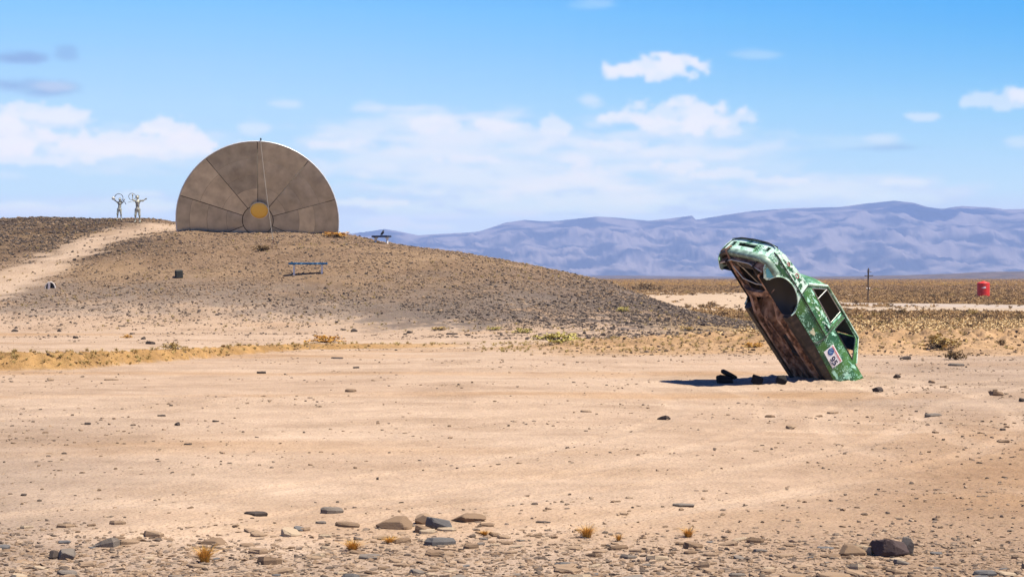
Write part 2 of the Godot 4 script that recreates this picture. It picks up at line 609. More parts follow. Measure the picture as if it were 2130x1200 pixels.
func ico(level: int) -> Array:
	var t := (1.0 + sqrt(5.0)) / 2.0
	var v: Array = [Vector3(-1, t, 0), Vector3(1, t, 0), Vector3(-1, -t, 0), Vector3(1, -t, 0), Vector3(0, -1, t), Vector3(0, 1, t), Vector3(0, -1, -t), Vector3(0, 1, -t), Vector3(t, 0, -1), Vector3(t, 0, 1), Vector3(-t, 0, -1), Vector3(-t, 0, 1)]
	for i in v.size():
		v[i] = v[i].normalized()
	var f: Array = [[0, 11, 5], [0, 5, 1], [0, 1, 7], [0, 7, 10], [0, 10, 11], [1, 5, 9], [5, 11, 4], [11, 10, 2], [10, 7, 6], [7, 1, 8], [3, 9, 4], [3, 4, 2], [3, 2, 6], [3, 6, 8], [3, 8, 9], [4, 9, 5], [2, 4, 11], [6, 2, 10], [8, 6, 7], [9, 8, 1]]
	for l in level:
		var mid := {}
		var g := []
		for x in f:
			var m := []
			for k in 3:
				var a: int = x[k]
				var b: int = x[(k + 1) % 3]
				var key := Vector2i(mini(a, b), maxi(a, b))
				if not mid.has(key):
					mid[key] = v.size()
					v.append(((v[a] + v[b]) * 0.5).normalized())
				m.append(mid[key])
			g.append_array([[x[0], m[0], m[2]], [x[1], m[1], m[0]], [x[2], m[2], m[1]], [m[0], m[1], m[2]]])
		f = g
	return [v, f]

func rock_mesh(sd: int, level: int, cuts: int, rough: float, flatness := 0.0, near := 0.42, far := 0.85) -> ArrayMesh:
	# a block of stone: a ball cut by random planes, unit size; flatness adds two broad parallel faces
	var r := RandomNumberGenerator.new()
	r.seed = sd
	var planes := []
	for k in cuts:
		planes.append([Vector3(r.randfn(0, 1), r.randfn(0, 0.8), r.randfn(0, 1)).normalized(), r.randf_range(near, far)])
	if flatness > 0:
		var up := Vector3(r.randfn(0, 0.06), 1, r.randfn(0, 0.06)).normalized()
		planes.append([up, 1.0 - flatness])
		planes.append([-up, 1.0 - flatness])
	var g := ico(level)
	var pts := []
	for d in g[0]:
		var q := 1.0
		for p in planes:
			var c: float = d.dot(p[0])
			if c > 0.02:
				q = minf(q, p[1] / c)
		pts.append(d * q * (1.0 + r.randf_range(-rough, rough)))
	var st := start()
	st.set_smooth_group(0xFFFFFFFF)
	for x in g[1]:
		tri3(st, pts[x[0]], pts[x[2]], pts[x[1]])
	return done(st)

# ------------------------------------------------------------------ terrain
func table(a: Array, x: float, col: int) -> float:
	if x <= a[0][0]:
		return a[0][col]
	for i in range(1, a.size()):
		if x < a[i][0]:
			var t: float = (x - a[i - 1][0]) / (a[i][0] - a[i - 1][0])
			return lerpf(a[i - 1][col], a[i][col], t)
	return a[-1][col]

# crest of the rise: bearing (as photograph column), row, distance
const CREST := [[-2600, 690, 108], [-1500, 560, 108], [-700, 482, 106], [0, 460, 104], [150, 454, 104], [300, 457, 101], [365, 466, 98], [540, 478, 95], [700, 489, 92], [800, 506, 90], [960, 525, 88], [1100, 550, 86], [1200, 572, 84], [1270, 589, 82], [1340, 617, 78], [1430, 648, 74], [1560, 676, 71], [1720, 695, 66]]
const FOOT := [[-200, 67], [700, 66], [1000, 63], [1600, 60]]
const BERM := [[-900, 37.0, 0.42], [0, 38.9, 0.36], [150, 39.4, 0.34], [300, 42.2, 0.28], [400, 44.5, 0.26], [500, 47.4, 0.20], [640, 50.6, 0.15], [940, 52.6, 0.07], [1000, 53.0, 0.0]]
const BANK := [[1000, 53.5, 0.0], [1160, 53.0, 0.14], [1400, 53.0, 0.30], [1700, 52.5, 0.40], [2100, 51.5, 0.46], [2700, 50.0, 0.5]]
var hill_cache := []

func build_hill_cache() -> void:
	for i in 441:
		var X := -2600.0 + i * 10.0
		var zc := table(CREST, X, 2)
		var hc := maxf(0.0, EYE + (HORIZON - table(CREST, X, 1)) * zc / F)
		if X > 1700.0:
			hc = 0.0
		hill_cache.append(Vector3(table(FOOT, X, 1), zc, hc))

func hill(x: float, d: float) -> float:
	if d < 55.0 or d > 170.0:
		return 0.0
	var k := (CX + F * x / d + 2600.0) / 10.0
	if k < 0.0 or k >= 439.0:
		return 0.0
	var i := int(k)
	var e: Vector3 = hill_cache[i].lerp(hill_cache[i + 1], k - i)
	var t := (d - e.x) / (e.y - e.x)
	if t <= 0.0:
		return 0.0
	if t < 1.0:
		return e.z * pow(sin(t * PI * 0.5), 1.35) * (1.0 + (n_wide.get_noise_2d(x * 1.6, d * 1.6) * 0.10 + n_mid.get_noise_2d(x * 0.8, d * 0.8) * 0.03) * smoothstep(0.0, 0.25, t) * (1.0 - 0.5 * t))
	return e.z * exp(-1.5 * (t - 1.0) * (t - 1.0))

func ridge(d: float, base: float, h: float, front: float, back: float) -> float:
	# a heap of pushed-up sand with its foot at "base"
	var t := d - base
	if t < -0.6 or t > front + back + 1.0 or h <= 0.0:
		return 0.0
	if t < front:
		return h * smoothstep(-0.15, front, t)
	return h * (1.0 - smoothstep(front, front + back, t))

func ground(x: float, d: float) -> float:
	# height of the ground; d is the distance ahead of the camera
	var h := 0.0
	if d > 8.0:
		var fade := 1.0 - smoothstep(150.0, 400.0, d)
		h += n_wide.get_noise_2d(x, d) * 0.05 * fade + n_mid.get_noise_2d(x, d) * 0.014 * fade
	else:
		h += n_mid.get_noise_2d(x, d) * 0.012
	h += hill(x, d)
	if d > 33.0 and d < 60.0:
		var X := CX + F * x / d
		if X < 1000.0:
			var b := table(BERM, X, 1) + n_mid.get_noise_2d(x * 2.0, 7.0) * 0.3
			var hh := table(BERM, X, 2)
			var e := ridge(d, b, hh, 0.75, 1.5)
			if e > 0.0:
				h += e * (1.0 + n_fine.get_noise_2d(x * 0.9, d * 0.9) * 0.28)
				# prints of a grader's tyre along its foot
				if X > 250.0 and X < 620.0 and d - b < 0.7:
					h += 0.03 * signf(sin((x + (d - b) * 0.5) * 22.0)) * (1.0 - absf((d - b) - 0.15) / 0.6)
		else:
			var b2 := table(BANK, X, 1) + n_mid.get_noise_2d(x, 3.0) * 0.8
			var e2 := ridge(d, b2 - 5.0, table(BANK, X, 2), 5.0, 1.6)
			if e2 > 0.0:
				h += e2 * (1.0 + n_fine.get_noise_2d(x * 0.6, d * 0.6) * 0.7)
	if d > 14.0 and d < 66.0:
		for e in WHEEL:
			var q := absf(Vector2(x - e.x, d - e.y).length() - e.z) - 0.75
			if absf(q) < 0.32:
				h += -0.012 * (1.0 - smoothstep(0.08, 0.2, absf(q))) + 0.007 * smoothstep(0.12, 0.2, absf(q)) * (1.0 - smoothstep(0.2, 0.32, absf(q)))
	# sand thrown up round the buried tail of the car
	var cd := Vector2(x - 6.35, (d - 34.9) * 0.9).length()
	if cd < 2.2:
		h += 0.07 * (1.0 - smoothstep(0.9, 2.2, cd)) * (0.8 + n_fine.get_noise_2d(x * 2.0, d * 2.0))
	return h

func on_ground(x: float, d: float, lift := 0.0) -> Vector3:
	return Vector3(x, ground(x, d) + lift, -d)

func ray(px: float, py: float) -> Vector3:
	return cam_basis * Vector3((px - CX) / F, (600.0 - py) / F, -1.0)

func ground_at(px: float, py: float) -> Vector3:
	# where the line of sight of a pixel meets the ground
	var v := ray(px, py)
	v /= -v.z
	var d := 9.0
	while d < 900.0:
		var step := d * 0.006
		if EYE + v.y * (d + step) < ground(v.x * (d + step), d + step):
			for k in 8:
				step *= 0.5
				if EYE + v.y * (d + step) >= ground(v.x * (d + step), d + step):
					d += step
			return on_ground(v.x * d, d)
		d += step
	return on_ground(v.x * d, d)

func path_world(px: Array) -> Array:
	var o := []
	for i in range(0, px.size(), 2):
		var p := ground_at(px[i], px[i + 1])
		o.append(Vector2(p.x, -p.z))
	return o

func near_path(p: Vector2, path: Array) -> float:
	var best := 1e9
	for i in path.size() - 1:
		best = minf(best, p.distance_to(Geometry2D.get_closest_point_to_segment(p, path[i], path[i + 1])))
	return best

var track := []
const WHEEL := [Vector3(-16, 30, 19.5), Vector3(-13, 31, 20.5), Vector3(6, 62, 34), Vector3(9, 64, 40), Vector3(-2, 8, 22), Vector3(22, 22, 17), Vector3(-4, 70, 30), Vector3(12, 4, 30)]
const SOIL_TONE := 0.72
const SAND := Color(0.45, 0.325, 0.23)
const SAND_RUST := Color(0.335, 0.215, 0.128)
const SAND_PALE := Color(0.54, 0.41, 0.305)
const SAND_ORANGE := Color(0.43, 0.275, 0.155)
const SAND_GREY := Color(0.33, 0.255, 0.20)
const HILL_BROWN := Color(0.24, 0.165, 0.108)
const HILL_GREY := Color(0.225, 0.18, 0.148)
const SHALE := Color(0.10, 0.084, 0.077)
const BERM_SAND := Color(0.385, 0.235, 0.10)
const SCRUB_SOIL := Color(0.30, 0.21, 0.115)

func soil(x: float, d: float, hl: float) -> Color:
	# what the ground is made of at a place
	var w := n_wide.get_noise_2d(x * 0.9 + 40.0, d * 2.2)
	var m := n_mid.get_noise_2d(x * 0.8, d * 1.6)
	var fn := n_fine.get_noise_2d(x, d)
	var c := SAND.lerp(SAND_PALE, clampf(0.5 + w * 0.6 + m * 0.3, 0, 1))
	c = c.lerp(SAND_ORANGE, clampf(n_wide.get_noise_2d(x * 0.6 - 90.0, d * 3.0) * 1.5 - 0.05, 0, 0.75))
	if d < 62.0:
		# coarser, browner ground to the left foreground and to the right
		var X := x / maxf(d, 4.0)
		c = c.lerp(SAND_GREY, clampf(smoothstep(-0.12, -0.30, X + w * 0.12) * smoothstep(36.0, 17.0, d) * 0.75, 0, 1))
		c = c.lerp(SAND_RUST, clampf(smoothstep(0.06, 0.27, X + w * 0.12 + m * 0.03) * smoothstep(36.0, 16.0, d) * 0.95, 0, 1))
		c = c.lerp(SAND_GREY, clampf(smoothstep(0.17, 0.26, X + w * 0.08) * smoothstep(22.0, 30.0, d) * smoothstep(49.0, 44.0, d) * 0.55, 0, 1))
		c = c.lerp(SAND_GREY, clampf(smoothstep(15.5, 13.2, d + w * 3.0) * 0.5, 0, 1))
	if d > 14.0 and d < 66.0:
		# wheel-worn curves
		for e in WHEEL:
			var q := absf(Vector2(x - e.x, d - e.y).length() - e.z) - 0.75
			if absf(q) < 0.4:
				c = c.lerp(SAND_PALE, (1.0 - smoothstep(0.08, 0.34, absf(q) + fn * 0.12)) * clampf(0.32 + n_wide.get_noise_2d(x * 3.0, d * 3.0) * 1.0, 0.0, 0.5))
	c = c * (1.0 + fn * 0.13 + m * 0.07)
	if hl > 0.0:
		var X2 := CX + F * x / d
		var k := smoothstep(0.03, lerpf(1.3, 0.6, smoothstep(400.0, 1100.0, X2)), hl + m * 0.6 + w * 0.6 + fn * 0.6)
		var hc := HILL_GREY.lerp(HILL_BROWN, smoothstep(0.7, 2.8, hl + m * 0.8 + w * 0.8))
		hc = hc.lerp(SHALE, clampf(smoothstep(700.0, 1350.0, X2 + w * 300.0) * smoothstep(2.9, 0.3, hl + m * 0.4) * 0.8, 0, 1))
		hc = hc.lerp(Color(0.10, 0.07, 0.048), clampf(smoothstep(420.0, 120.0, X2 + w * 150.0) * smoothstep(2.4, 3.8, hl + m) * 0.9, 0, 1))
		hc = hc.lerp(Color(0.36, 0.25, 0.15), clampf(w * 1.4 - 0.1, 0, 0.6) * smoothstep(1.0, 3.0, hl))
		hc = hc * (1.0 + fn * 0.28 + m * 0.12)
		c = c.lerp(hc, k)
		if X2 < 520.0:
			var pd := near_path(Vector2(x, d), track) + m * 1.2 + fn * 0.5
			c = c.lerp(SAND_PALE * (1.0 + fn * 0.08), smoothstep(2.6, 0.2, pd) * 0.85)
	if d > 36.0 and d < 60.0:
		var X3 := CX + F * x / d
		if X3 < 1000.0:
			var b := table(BERM, X3, 1) + n_mid.get_noise_2d(x * 2.0, 7.0) * 0.3
			var t := smoothstep(-0.25, 0.05, d - b) * (1.0 - smoothstep(1.5, 2.6, d - b)) * clampf(table(BERM, X3, 2) / 0.12, 0, 1)
			c = c.lerp(BERM_SAND * (1.0 + fn * 0.35 + m * 0.2), t)
		else:
			var t2 := smoothstep(45.0, 48.5, d + w * 2.0 + m) * (1.0 - smoothstep(52.5, 55.0, d))
			c = c.lerp(Color(0.44, 0.285, 0.155) * (1.0 + fn * 0.4 + m * 0.3), t2 * smoothstep(1020.0, 1250.0, X3) * 0.85)
	if d > 52.0 and hl < 0.6 and x > 0.0:
		var t3 := smoothstep(53.5, 57.0, d + m * 2.0) * smoothstep(1300.0, 1500.0, CX + F * x / d)
		var s := SCRUB_SOIL * (1.0 + m * 0.25 + fn * 0.2)
		# the pale dry wash and the gravel road beyond
		var wash := smoothstep(96.0, 112.0, d + w * 26.0) * (1.0 - smoothstep(215.0, 262.0, d + w * 60.0 + m * 10.0))
		wash *= 1.0 - smoothstep(0.155, 0.20, x / d + w * 0.05) * smoothstep(118.0, 125.0, d)
		s = s.lerp(Color(0.55, 0.42, 0.30) * (1.0 + m * 0.08), wash)
		if x / d > 0.15:
			var rd := 137.0 - (x / d - 0.19) * 120.0
			var on := smoothstep(-9.0, -7.0, d - rd + m * 1.5) * (1.0 - smoothstep(7.0, 8.5, d - rd))
			s = s.lerp(Color(0.50, 0.42, 0.36), on)
			var verge := smoothstep(-34.0, -24.0, d - rd + w * 12.0) * (1.0 - smoothstep(-9.0, -6.0, d - rd))
			s = s.lerp(Color(0.50, 0.40, 0.30) * (1.0 + m * 0.12), verge * 0.8)
		if d > 240.0:
			s = s.lerp(Color(0.34, 0.20, 0.10), smoothstep(0.0, 0.4, n_wide.get_noise_2d(x * 0.06, d * 0.12)) * 0.7)
			s = s.lerp(Color(0.48, 0.32, 0.12), smoothstep(500.0, 640.0, d) * smoothstep(1300.0, 1000.0, d) * 0.7)
			s = s.lerp(Color(0.10, 0.075, 0.06), smoothstep(1100.0, 1700.0, d) * 0.85)
		c = c.lerp(s, maxf(t3, smoothstep(100.0, 112.0, d)))
	elif d > 105.0:
		c = c.lerp(SCRUB_SOIL, smoothstep(105.0, 120.0, d))
	return c * SOIL_TONE

func build_ground() -> void:
	var rows := PackedFloat32Array([-9000, -1200, -200, -40, -8, 0, 4, 7, 9])
	var d := 10.0
	while d < 36.0:
		rows.append(d)
		d *= 1.0052
	while d < 60.0:
		rows.append(d)
		d += 0.13
	while d < 112.0:
		rows.append(d)
		d += 0.24
	while d < 300.0:
		rows.append(d)
		d *= 1.012
	while d < 2600.0:
		rows.append(d)
		d *= 1.05
	rows.append_array([4000, 7000, 11000, 14200])
	var cols := PackedFloat32Array([-400, -60, -14, -5, -2.4, -1.6, -1.25])
	for i in 381:
		cols.append(-1.08 + 2.16 * i / 380.0)
	cols.append_array([1.25, 1.6, 2.4, 5, 14, 60, 400])
	var nc := cols.size()
	var v := PackedVector3Array()
	var col := PackedColorArray()
	var uv := PackedVector2Array()
	var uv2 := PackedVector2Array()
	for r in rows.size():
		var z := rows[r]
		var half: float = maxf(z, 10.0) * 0.34 + 1.0
		for c in nc:
			var x := clampf(cols[c] * half, -9000.0, 9000.0)
			var hl := hill(x, z)
			v.append(Vector3(x, ground(x, z), -z))
			col.append(soil(x, z, hl))
			uv.append(Vector2(x, z) / 5.0)
			uv2.append(Vector2(x * 0.8 + z * 0.6, z * 0.8 - x * 0.6) / 19.0)
	var idx := PackedInt32Array()
	for r in rows.size() - 1:
		for c in nc - 1:
			var a := r * nc + c
			idx.append_array([a, a + nc, a + 1, a + 1, a + nc, a + nc + 1])
	var arr := []
	arr.resize(Mesh.ARRAY_MAX)
	arr[Mesh.ARRAY_VERTEX] = v
	arr[Mesh.ARRAY_COLOR] = col
	arr[Mesh.ARRAY_TEX_UV] = uv
	arr[Mesh.ARRAY_TEX_UV2] = uv2
	arr[Mesh.ARRAY_INDEX] = idx
	var nrm := PackedVector3Array()
	nrm.resize(v.size())
	for r in rows.size():
		for c in nc:
			var i := r * nc + c
			var l := v[i - 1] if c > 0 else v[i]
			var ri := v[i + 1] if c < nc - 1 else v[i]
			var dn := v[i - nc] if r > 0 else v[i]
			var upv := v[i + nc] if r < rows.size() - 1 else v[i]
			nrm[i] = (ri - l).cross(upv - dn).normalized()
	arr[Mesh.ARRAY_NORMAL] = nrm
	var me := ArrayMesh.new()
	me.add_surface_from_arrays(Mesh.PRIMITIVE_TRIANGLES, arr)
	var m := StandardMaterial3D.new()
	m.vertex_color_use_as_albedo = true
	m.roughness = 0.97
	m.metallic_specular = 0.25
	m.albedo_texture = noise_tex(51, 0.11, [[0.0, Color(0.40, 0.37, 0.35)], [0.28, Color(0.66, 0.62, 0.60)], [0.40, Color(0.93, 0.92, 0.91)], [0.6, Color(1, 1, 1)]], 1024, 4, 0.75)
	m.normal_enabled = true
	m.normal_texture = bump_tex(52, 0.035, 1024, 5.0, 5)
	m.normal_scale = 0.8
	m.detail_enabled = true
	m.detail_blend_mode = BaseMaterial3D.BLEND_MODE_MUL
	m.detail_uv_layer = BaseMaterial3D.DETAIL_UV_2
	m.detail_albedo = noise_tex(53, 0.012, [[0.2, Color(0.84, 0.82, 0.80)], [0.5, Color(0.97, 0.97, 0.97)], [0.75, Color(1, 1, 1)]], 512, 5, 0.6)
	structure("ground", me, m)

# ------------------------------------------------------------------ far land
const RIDGE := [[-9000, 520], [-3000, 500], [-800, 505], [300, 500], [620, 496], [760, 480], [800, 474], [830, 479], [870, 487], [900, 485], [980, 481], [1000, 478], [1050, 461], [1090, 455], [1130, 458], [1160, 457], [1240, 448], [1280, 450], [1350, 457], [1385, 453], [1440, 446], [1448, 455], [1500, 446], [1560, 437], [1640, 431], [1750, 428], [1800, 421], [1860, 415], [1900, 419], [1930, 428], [1960, 432], [2000, 426], [2060, 429], [2090, 433], [2140, 432], [2400, 441], [3200, 470], [6000, 500], [11000, 520]]

func build_mountains() -> void:
	var n := FastNoiseLite.new()
	n.seed = 61
	n.frequency = 0.0006
	n.fractal_type = FastNoiseLite.FRACTAL_RIDGED
	n.fractal_octaves = 5
	n.fractal_gain = 0.55
	var n2 := FastNoiseLite.new()
	n2.seed = 62
	n2.frequency = 0.0013
	n2.fractal_octaves = 5
	var nc := 900
	var nr := 84
	var v := PackedVector3Array()
	var col := PackedColorArray()
	for r in nr:
		var t := float(r) / (nr - 1)
		for c in nc:
			# columns close together where the range is in view
			var w := float(c) / (nc - 1) * 2.0 - 1.0
			var X := CX + w * 1500.0 + pow(w, 5.0) * 3200.0
			var a := (X - CX) / F
			var d := 9500.0 + 4200.0 * t
			var crest := (HORIZON - table(RIDGE, X, 1)) / F * 12700.0
			var x := a * d
			var rise := smoothstep(0.0, 0.78, t)
			rise = rise * 0.55 + 0.45 * pow(clampf(t / 0.76, 0, 1), 1.6)
			var h := crest * rise
			var g := n.get_noise_2d(x * 2.4, d * 0.9)
			h += (g * 85.0 - 30.0) * smoothstep(0.02, 0.3, t) * (1.0 - smoothstep(0.5, 0.72, t)) 
			h += n.get_noise_2d(x * 6.0 + 900.0, d * 1.6) * 30.0 * smoothstep(0.02, 0.2, t) * (1.0 - smoothstep(0.42, 0.68, t))
			h += n2.get_noise_2d(x * 2.0, d * 2.0) * 30.0 * smoothstep(0.02, 0.2, t) * (1.0 - smoothstep(0.6, 0.76, t))
			# ledges of harder rock
			h += sin(h * 0.045) * 9.0 * smoothstep(0.2, 0.4, t) * (1.0 - smoothstep(0.66, 0.76, t))
			if t > 0.8:
				h *= 1.0 - smoothstep(0.8, 1.0, t) * 0.9
			v.append(Vector3(x, h - 6.0, -d))
			var k := n2.get_noise_2d(x * 2.2 + 500.0, d * 1.3 + h * 5.0) + 0.25 * g
			var cc := Color(0.035, 0.034, 0.036).lerp(Color(0.25, 0.21, 0.19), clampf(0.33 + k * 2.4, 0, 1))
			cc = cc.lerp(Color(0.07, 0.065, 0.05), smoothstep(0.16, 0.03, t) * 0.75)
			col.append(cc)
	var idx := PackedInt32Array()
	for r in nr - 1:
		for c in nc - 1:
			var a := r * nc + c
			idx.append_array([a, a + nc, a + 1, a + 1, a + nc, a + nc + 1])
	var st := SurfaceTool.new()
	var arr := []
	arr.resize(Mesh.ARRAY_MAX)
	arr[Mesh.ARRAY_VERTEX] = v
	arr[Mesh.ARRAY_COLOR] = col
	arr[Mesh.ARRAY_INDEX] = idx
	st.create_from_arrays(arr)
	st.generate_normals()
	var m := StandardMaterial3D.new()
	m.vertex_color_use_as_albedo = true
	m.roughness = 1.0
	m.metallic_specular = 0.1
	structure("mountains", st.commit(), m)
	# low dark swells of the plain before them
	low_hill("far_hill", [[1500, 577.5], [1700, 575], [1850, 573], [1980, 569], [2080, 564.5], [2150, 564], [2400, 563], [3000, 570], [3600, 577.5]], 2600.0)
	low_hill("far_hill_001", [[900, 578], [1150, 574.5], [1300, 573], [1480, 575], [1600, 576], [1760, 578]], 3600.0)

func low_hill(called: String, prof: Array, d: float) -> void:
	var st := start()
	st.set_smooth_group(1)
	var pts := []
	for i in 61:
		var X := lerpf(prof[0][0], prof[-1][0], i / 60.0)
		var h := maxf(0.0, EYE + (HORIZON - table(prof, X, 1)) * d / F) + n_wide.get_noise_2d(X * 0.3, d) * 0.9
		var row := []
		for j in 7:
			var t := j / 6.0
			row.append(Vector3((X - CX) / F * (d + (t - 0.5) * 500.0), h * sin(t * PI) - 0.2, -(d + (t - 0.5) * 500.0)))
		pts.append(row)
	for i in 60:
		for j in 6:
			quad(st, pts[i][j], pts[i][j + 1], pts[i + 1][j + 1], pts[i + 1][j])
	structure(called, done(st), grain_mat(noise_tex(63, 0.02, [[0.3, Color(0.05, 0.037, 0.032)], [0.7, Color(0.11, 0.075, 0.055)]], 128), 0.01, 1.0))

# ------------------------------------------------------------------ the car
# car axes: x back from the nose, y up from the road it once stood on, z to its left side
const HALF := [[0.14, 0.74], [0.33, 0.812], [0.5, 0.828], [0.64, 0.836], [0.67, 0.826], [0.9, 0.775], [1.36, 0.575]]

func half(s: float, h: float) -> float:
	var z := table(HALF, h, 1)
	if s < 0.26:
		z -= 0.075 * pow((0.26 - s) / 0.26, 2.0)
	if s > 3.4:
		z -= 0.12 * pow((s - 3.4) / 0.7, 2.0)
	return z

func on_side(p: Vector2, sg: float, lift := 0.0) -> Vector3:
	return Vector3(p.x, p.y, sg * (half(p.x, p.y) + lift))

func bonnet_h(s: float, z: float) -> float:
	return 0.785 + 0.145 * smoothstep(-0.3, 1.25, s) + 0.035 * (1.0 - pow(z / 0.76, 2.0)) - 0.03 * smoothstep(0.66, 0.79, absf(z))

func ragged(c: Vector2, rx: float, ry: float, turn: float) -> PackedVector2Array:
	# an outline with a torn edge
	var out := PackedVector2Array()
	for k in 26:
		var a := TAU * k / 26.0
		var q := 1.0 + n_fine.get_noise_2d(c.x * 9.0 + cos(a) * 1.1, c.y * 9.0 + sin(a) * 1.1) * 0.9 + (0.16 if k % 2 else -0.08)
		out.append(c + (Vector2(cos(a) * rx, sin(a) * ry) * q).rotated(turn))
	return out

func build_car() -> void:
	var car := thing("wrecked_car", Vector3(4.174, 2.305, -33.653), "wrecked green saloon car standing tail first in the sand, nose in the air", "car")
	car.basis = Basis(Vector3(0.5319, -0.7524, -0.3885), Vector3(0.7121, 0.6457, -0.2756), Vector3(0.4582, -0.13, 0.8793)).orthonormalized()
	var arch := PackedVector2Array()
	for k in 19:
		var a := PI * k / 18.0
		arch.append(Vector2(0.875 + 0.465 * cos(a), 0.25 + 0.345 * sin(a)))
	for sg in [1.0, -1.0]:
		var f := func(p): return on_side(p, sg)
		var lip := Vector3(0, 0, -0.022 * sg)
		# front wing: outline runs over the wheel arch
		var wing := poly([0.15, 0.30, 0.075, 0.42, 0.05, 0.6, 0.05, 0.765, 0.30, 0.825, 0.62, 0.868, 1.115, 0.918, 1.128, 0.66, 1.30, 0.36])
		wing.append(Vector2(1.34, 0.27))
		wing.append_array(arch)
		wing.append_array(poly([0.40, 0.22, 0.33, 0.20]))
		part("front_wing", panel(wing, [], f, 0.07, 0.05, lip), M.paint_worn, car)
		var lipst := start()
		var lp := []
		for a in arch:
			lp.append(on_side(a, sg, 0.004))
		tube(lipst, lp, [0.012], 5)
		part("wheel_arch_lip", done(lipst), M.paint_worn, car)
		# door with its window opening
		var glass := poly([1.245, 0.955, 1.575, 1.283, 2.165, 1.278, 2.085, 0.890])
		var door_shape := poly([1.142, 0.655, 1.316, 0.345, 2.135, 0.335, 2.195, 0.5, 2.205, 0.62, 2.19, 0.86, 2.278, 1.322, 1.55, 1.335, 1.132, 0.925])
		var door := part("door", panel(door_shape, [glass], f, 0.08, 0.055, lip), M.paint, car)
		var fr := start()
		var ring := []
		for k in 5:
			ring.append(on_side(glass[k % 4], sg, 0.006))
		for k in 4:
			tube(fr, [ring[k], ring[k + 1]], [0.011], 5)
		part("window_trim", done(fr), M.chrome, door)
		part("vent_bar", bar([on_side(Vector2(1.585, 1.28), sg), on_side(Vector2(1.50, 0.915), sg)], [0.013], 6), M.chrome, door)
		var hd := start()
		box(hd, on_side(Vector2(2.09, 0.76), sg, 0.012), Vector3(0.14, 0.028, 0.03), Basis.IDENTITY, 0.008)
		part("handle", done(hd), M.rubber, door)
		var edge := []
		for p in [Vector2(2.14, 0.34), Vector2(2.20, 0.5), Vector2(2.211, 0.62), Vector2(2.197, 0.86), Vector2(2.284, 1.318)]:
			edge.append(on_side(p, sg, 0.003))
		part("door_seal", bar(edge, [0.010], 5), M.rubber, door)
		edge = []
		for p in [Vector2(1.126, 0.92), Vector2(1.136, 0.66), Vector2(1.308, 0.352)]:
			edge.append(on_side(p, sg, 0.002))
		part("door_seal", bar(edge, [0.009], 5), M.rubber, door)
		# rear quarter with its window
		var qglass := poly([2.262, 0.905, 2.34, 1.272, 2.80, 1.255, 2.86, 1.235, 3.05, 0.872])
		var quarter := poly([2.147, 0.333, 3.3, 0.27, 3.95, 0.30, 4.05, 0.5, 4.02, 0.8, 3.6, 0.868, 3.19, 0.878, 2.925, 1.305, 2.88, 1.325, 2.29, 1.325, 2.203, 0.86, 2.217, 0.62, 2.207, 0.5])
		var qp := part("rear_quarter", panel(quarter, [qglass], f, 0.09, 0.055, lip), M.paint, car)
		var qf := start()
		for k in 5:
			tube(qf, [on_side(qglass[k], sg, 0.005), on_side(qglass[(k + 1) % 5], sg, 0.005)], [0.009], 5)
		part("window_trim", done(qf), M.rubber, qp)
		# the rubber strip along the flank
		var strip := []
		for k in 13:
			strip.append(on_side(Vector2(lerpf(0.06, 1.125, k / 12.0), 0.652), sg, 0.004))
		part("side_strip", bar(strip, [0.013], 5), M.rubber, car)
		strip = []
		for k in 13:
			strip.append(on_side(Vector2(lerpf(1.15, 2.2, k / 12.0), lerpf(0.650, 0.612, k / 12.0)), sg, 0.004))
		part("side_strip", bar(strip, [0.012], 5), M.rubber, door)
		# sill, turned under
		var sl := start()
		sweep(sl, PackedVector2Array([Vector2(0.335 * sg, -0.012), Vector2(0.20 * sg, -0.075), Vector2(0.175 * sg, -0.10), Vector2(0.175 * sg, -0.24), Vector2(0.24 * sg, -0.255), Vector2(0.335 * sg, -0.06)]), [Vector3(1.35, 0, sg * 0.815), Vector3(2.2, 0, sg * 0.82), Vector3(3.0, 0, sg * 0.815), Vector3(3.6, 0, sg * 0.80)], Vector3(0, 0, sg), true, false)
		# the sweep's "left" runs along y for this path
		part("sill", done(sl), M.grime, car)
		# wheel well
		var ww := start()
		ww.set_smooth_group(1)
		for k in 18:
			var p0 := arch[k]
			var p1 := arch[k + 1]
			var e0 := Vector2(0.875, 0.25) + (p0 - Vector2(0.875, 0.25)) * 1.03
			var e1 := Vector2(0.875, 0.25) + (p1 - Vector2(0.875, 0.25)) * 1.03
			quad(ww, Vector3(e0.x, e0.y, sg * 0.80), Vector3(e1.x, e1.y, sg * 0.80), Vector3(e1.x, e1.y, sg * 0.47), Vector3(e0.x, e0.y, sg * 0.47))
			tri3(ww, Vector3(0.875, 0.25, sg * 0.47), Vector3(e0.x, e0.y, sg * 0.47), Vector3(e1.x, e1.y, sg * 0.47))
		part("wheel_well", done(ww), M.black, car)
		# engine bay side and chassis leg
		var ap := start()
		box(ap, Vector3(0.72, 0.62, sg * 0.455), Vector3(1.16, 0.38, 0.02))
		box(ap, Vector3(0.24, 0.44, sg * 0.455), Vector3(0.22, 0.4, 0.02))
		part("inner_wing", done(ap), M.grime, car)
		var leg := start()
		sweep(leg, PackedVector2Array([Vector2(-0.05, -0.045), Vector2(0.05, -0.045), Vector2(0.05, 0.045), Vector2(-0.05, 0.045)]), [Vector3(0.16, 0.36, sg * 0.40), Vector3(0.5, 0.33, sg * 0.40), Vector3(1.1, 0.32, sg * 0.39), Vector3(1.45, 0.20, sg * 0.38), Vector3(3.6, 0.195, sg * 0.38)], Vector3(0, 0, 1), true, false)
		part("chassis_rail", done(leg), M.rust, car)
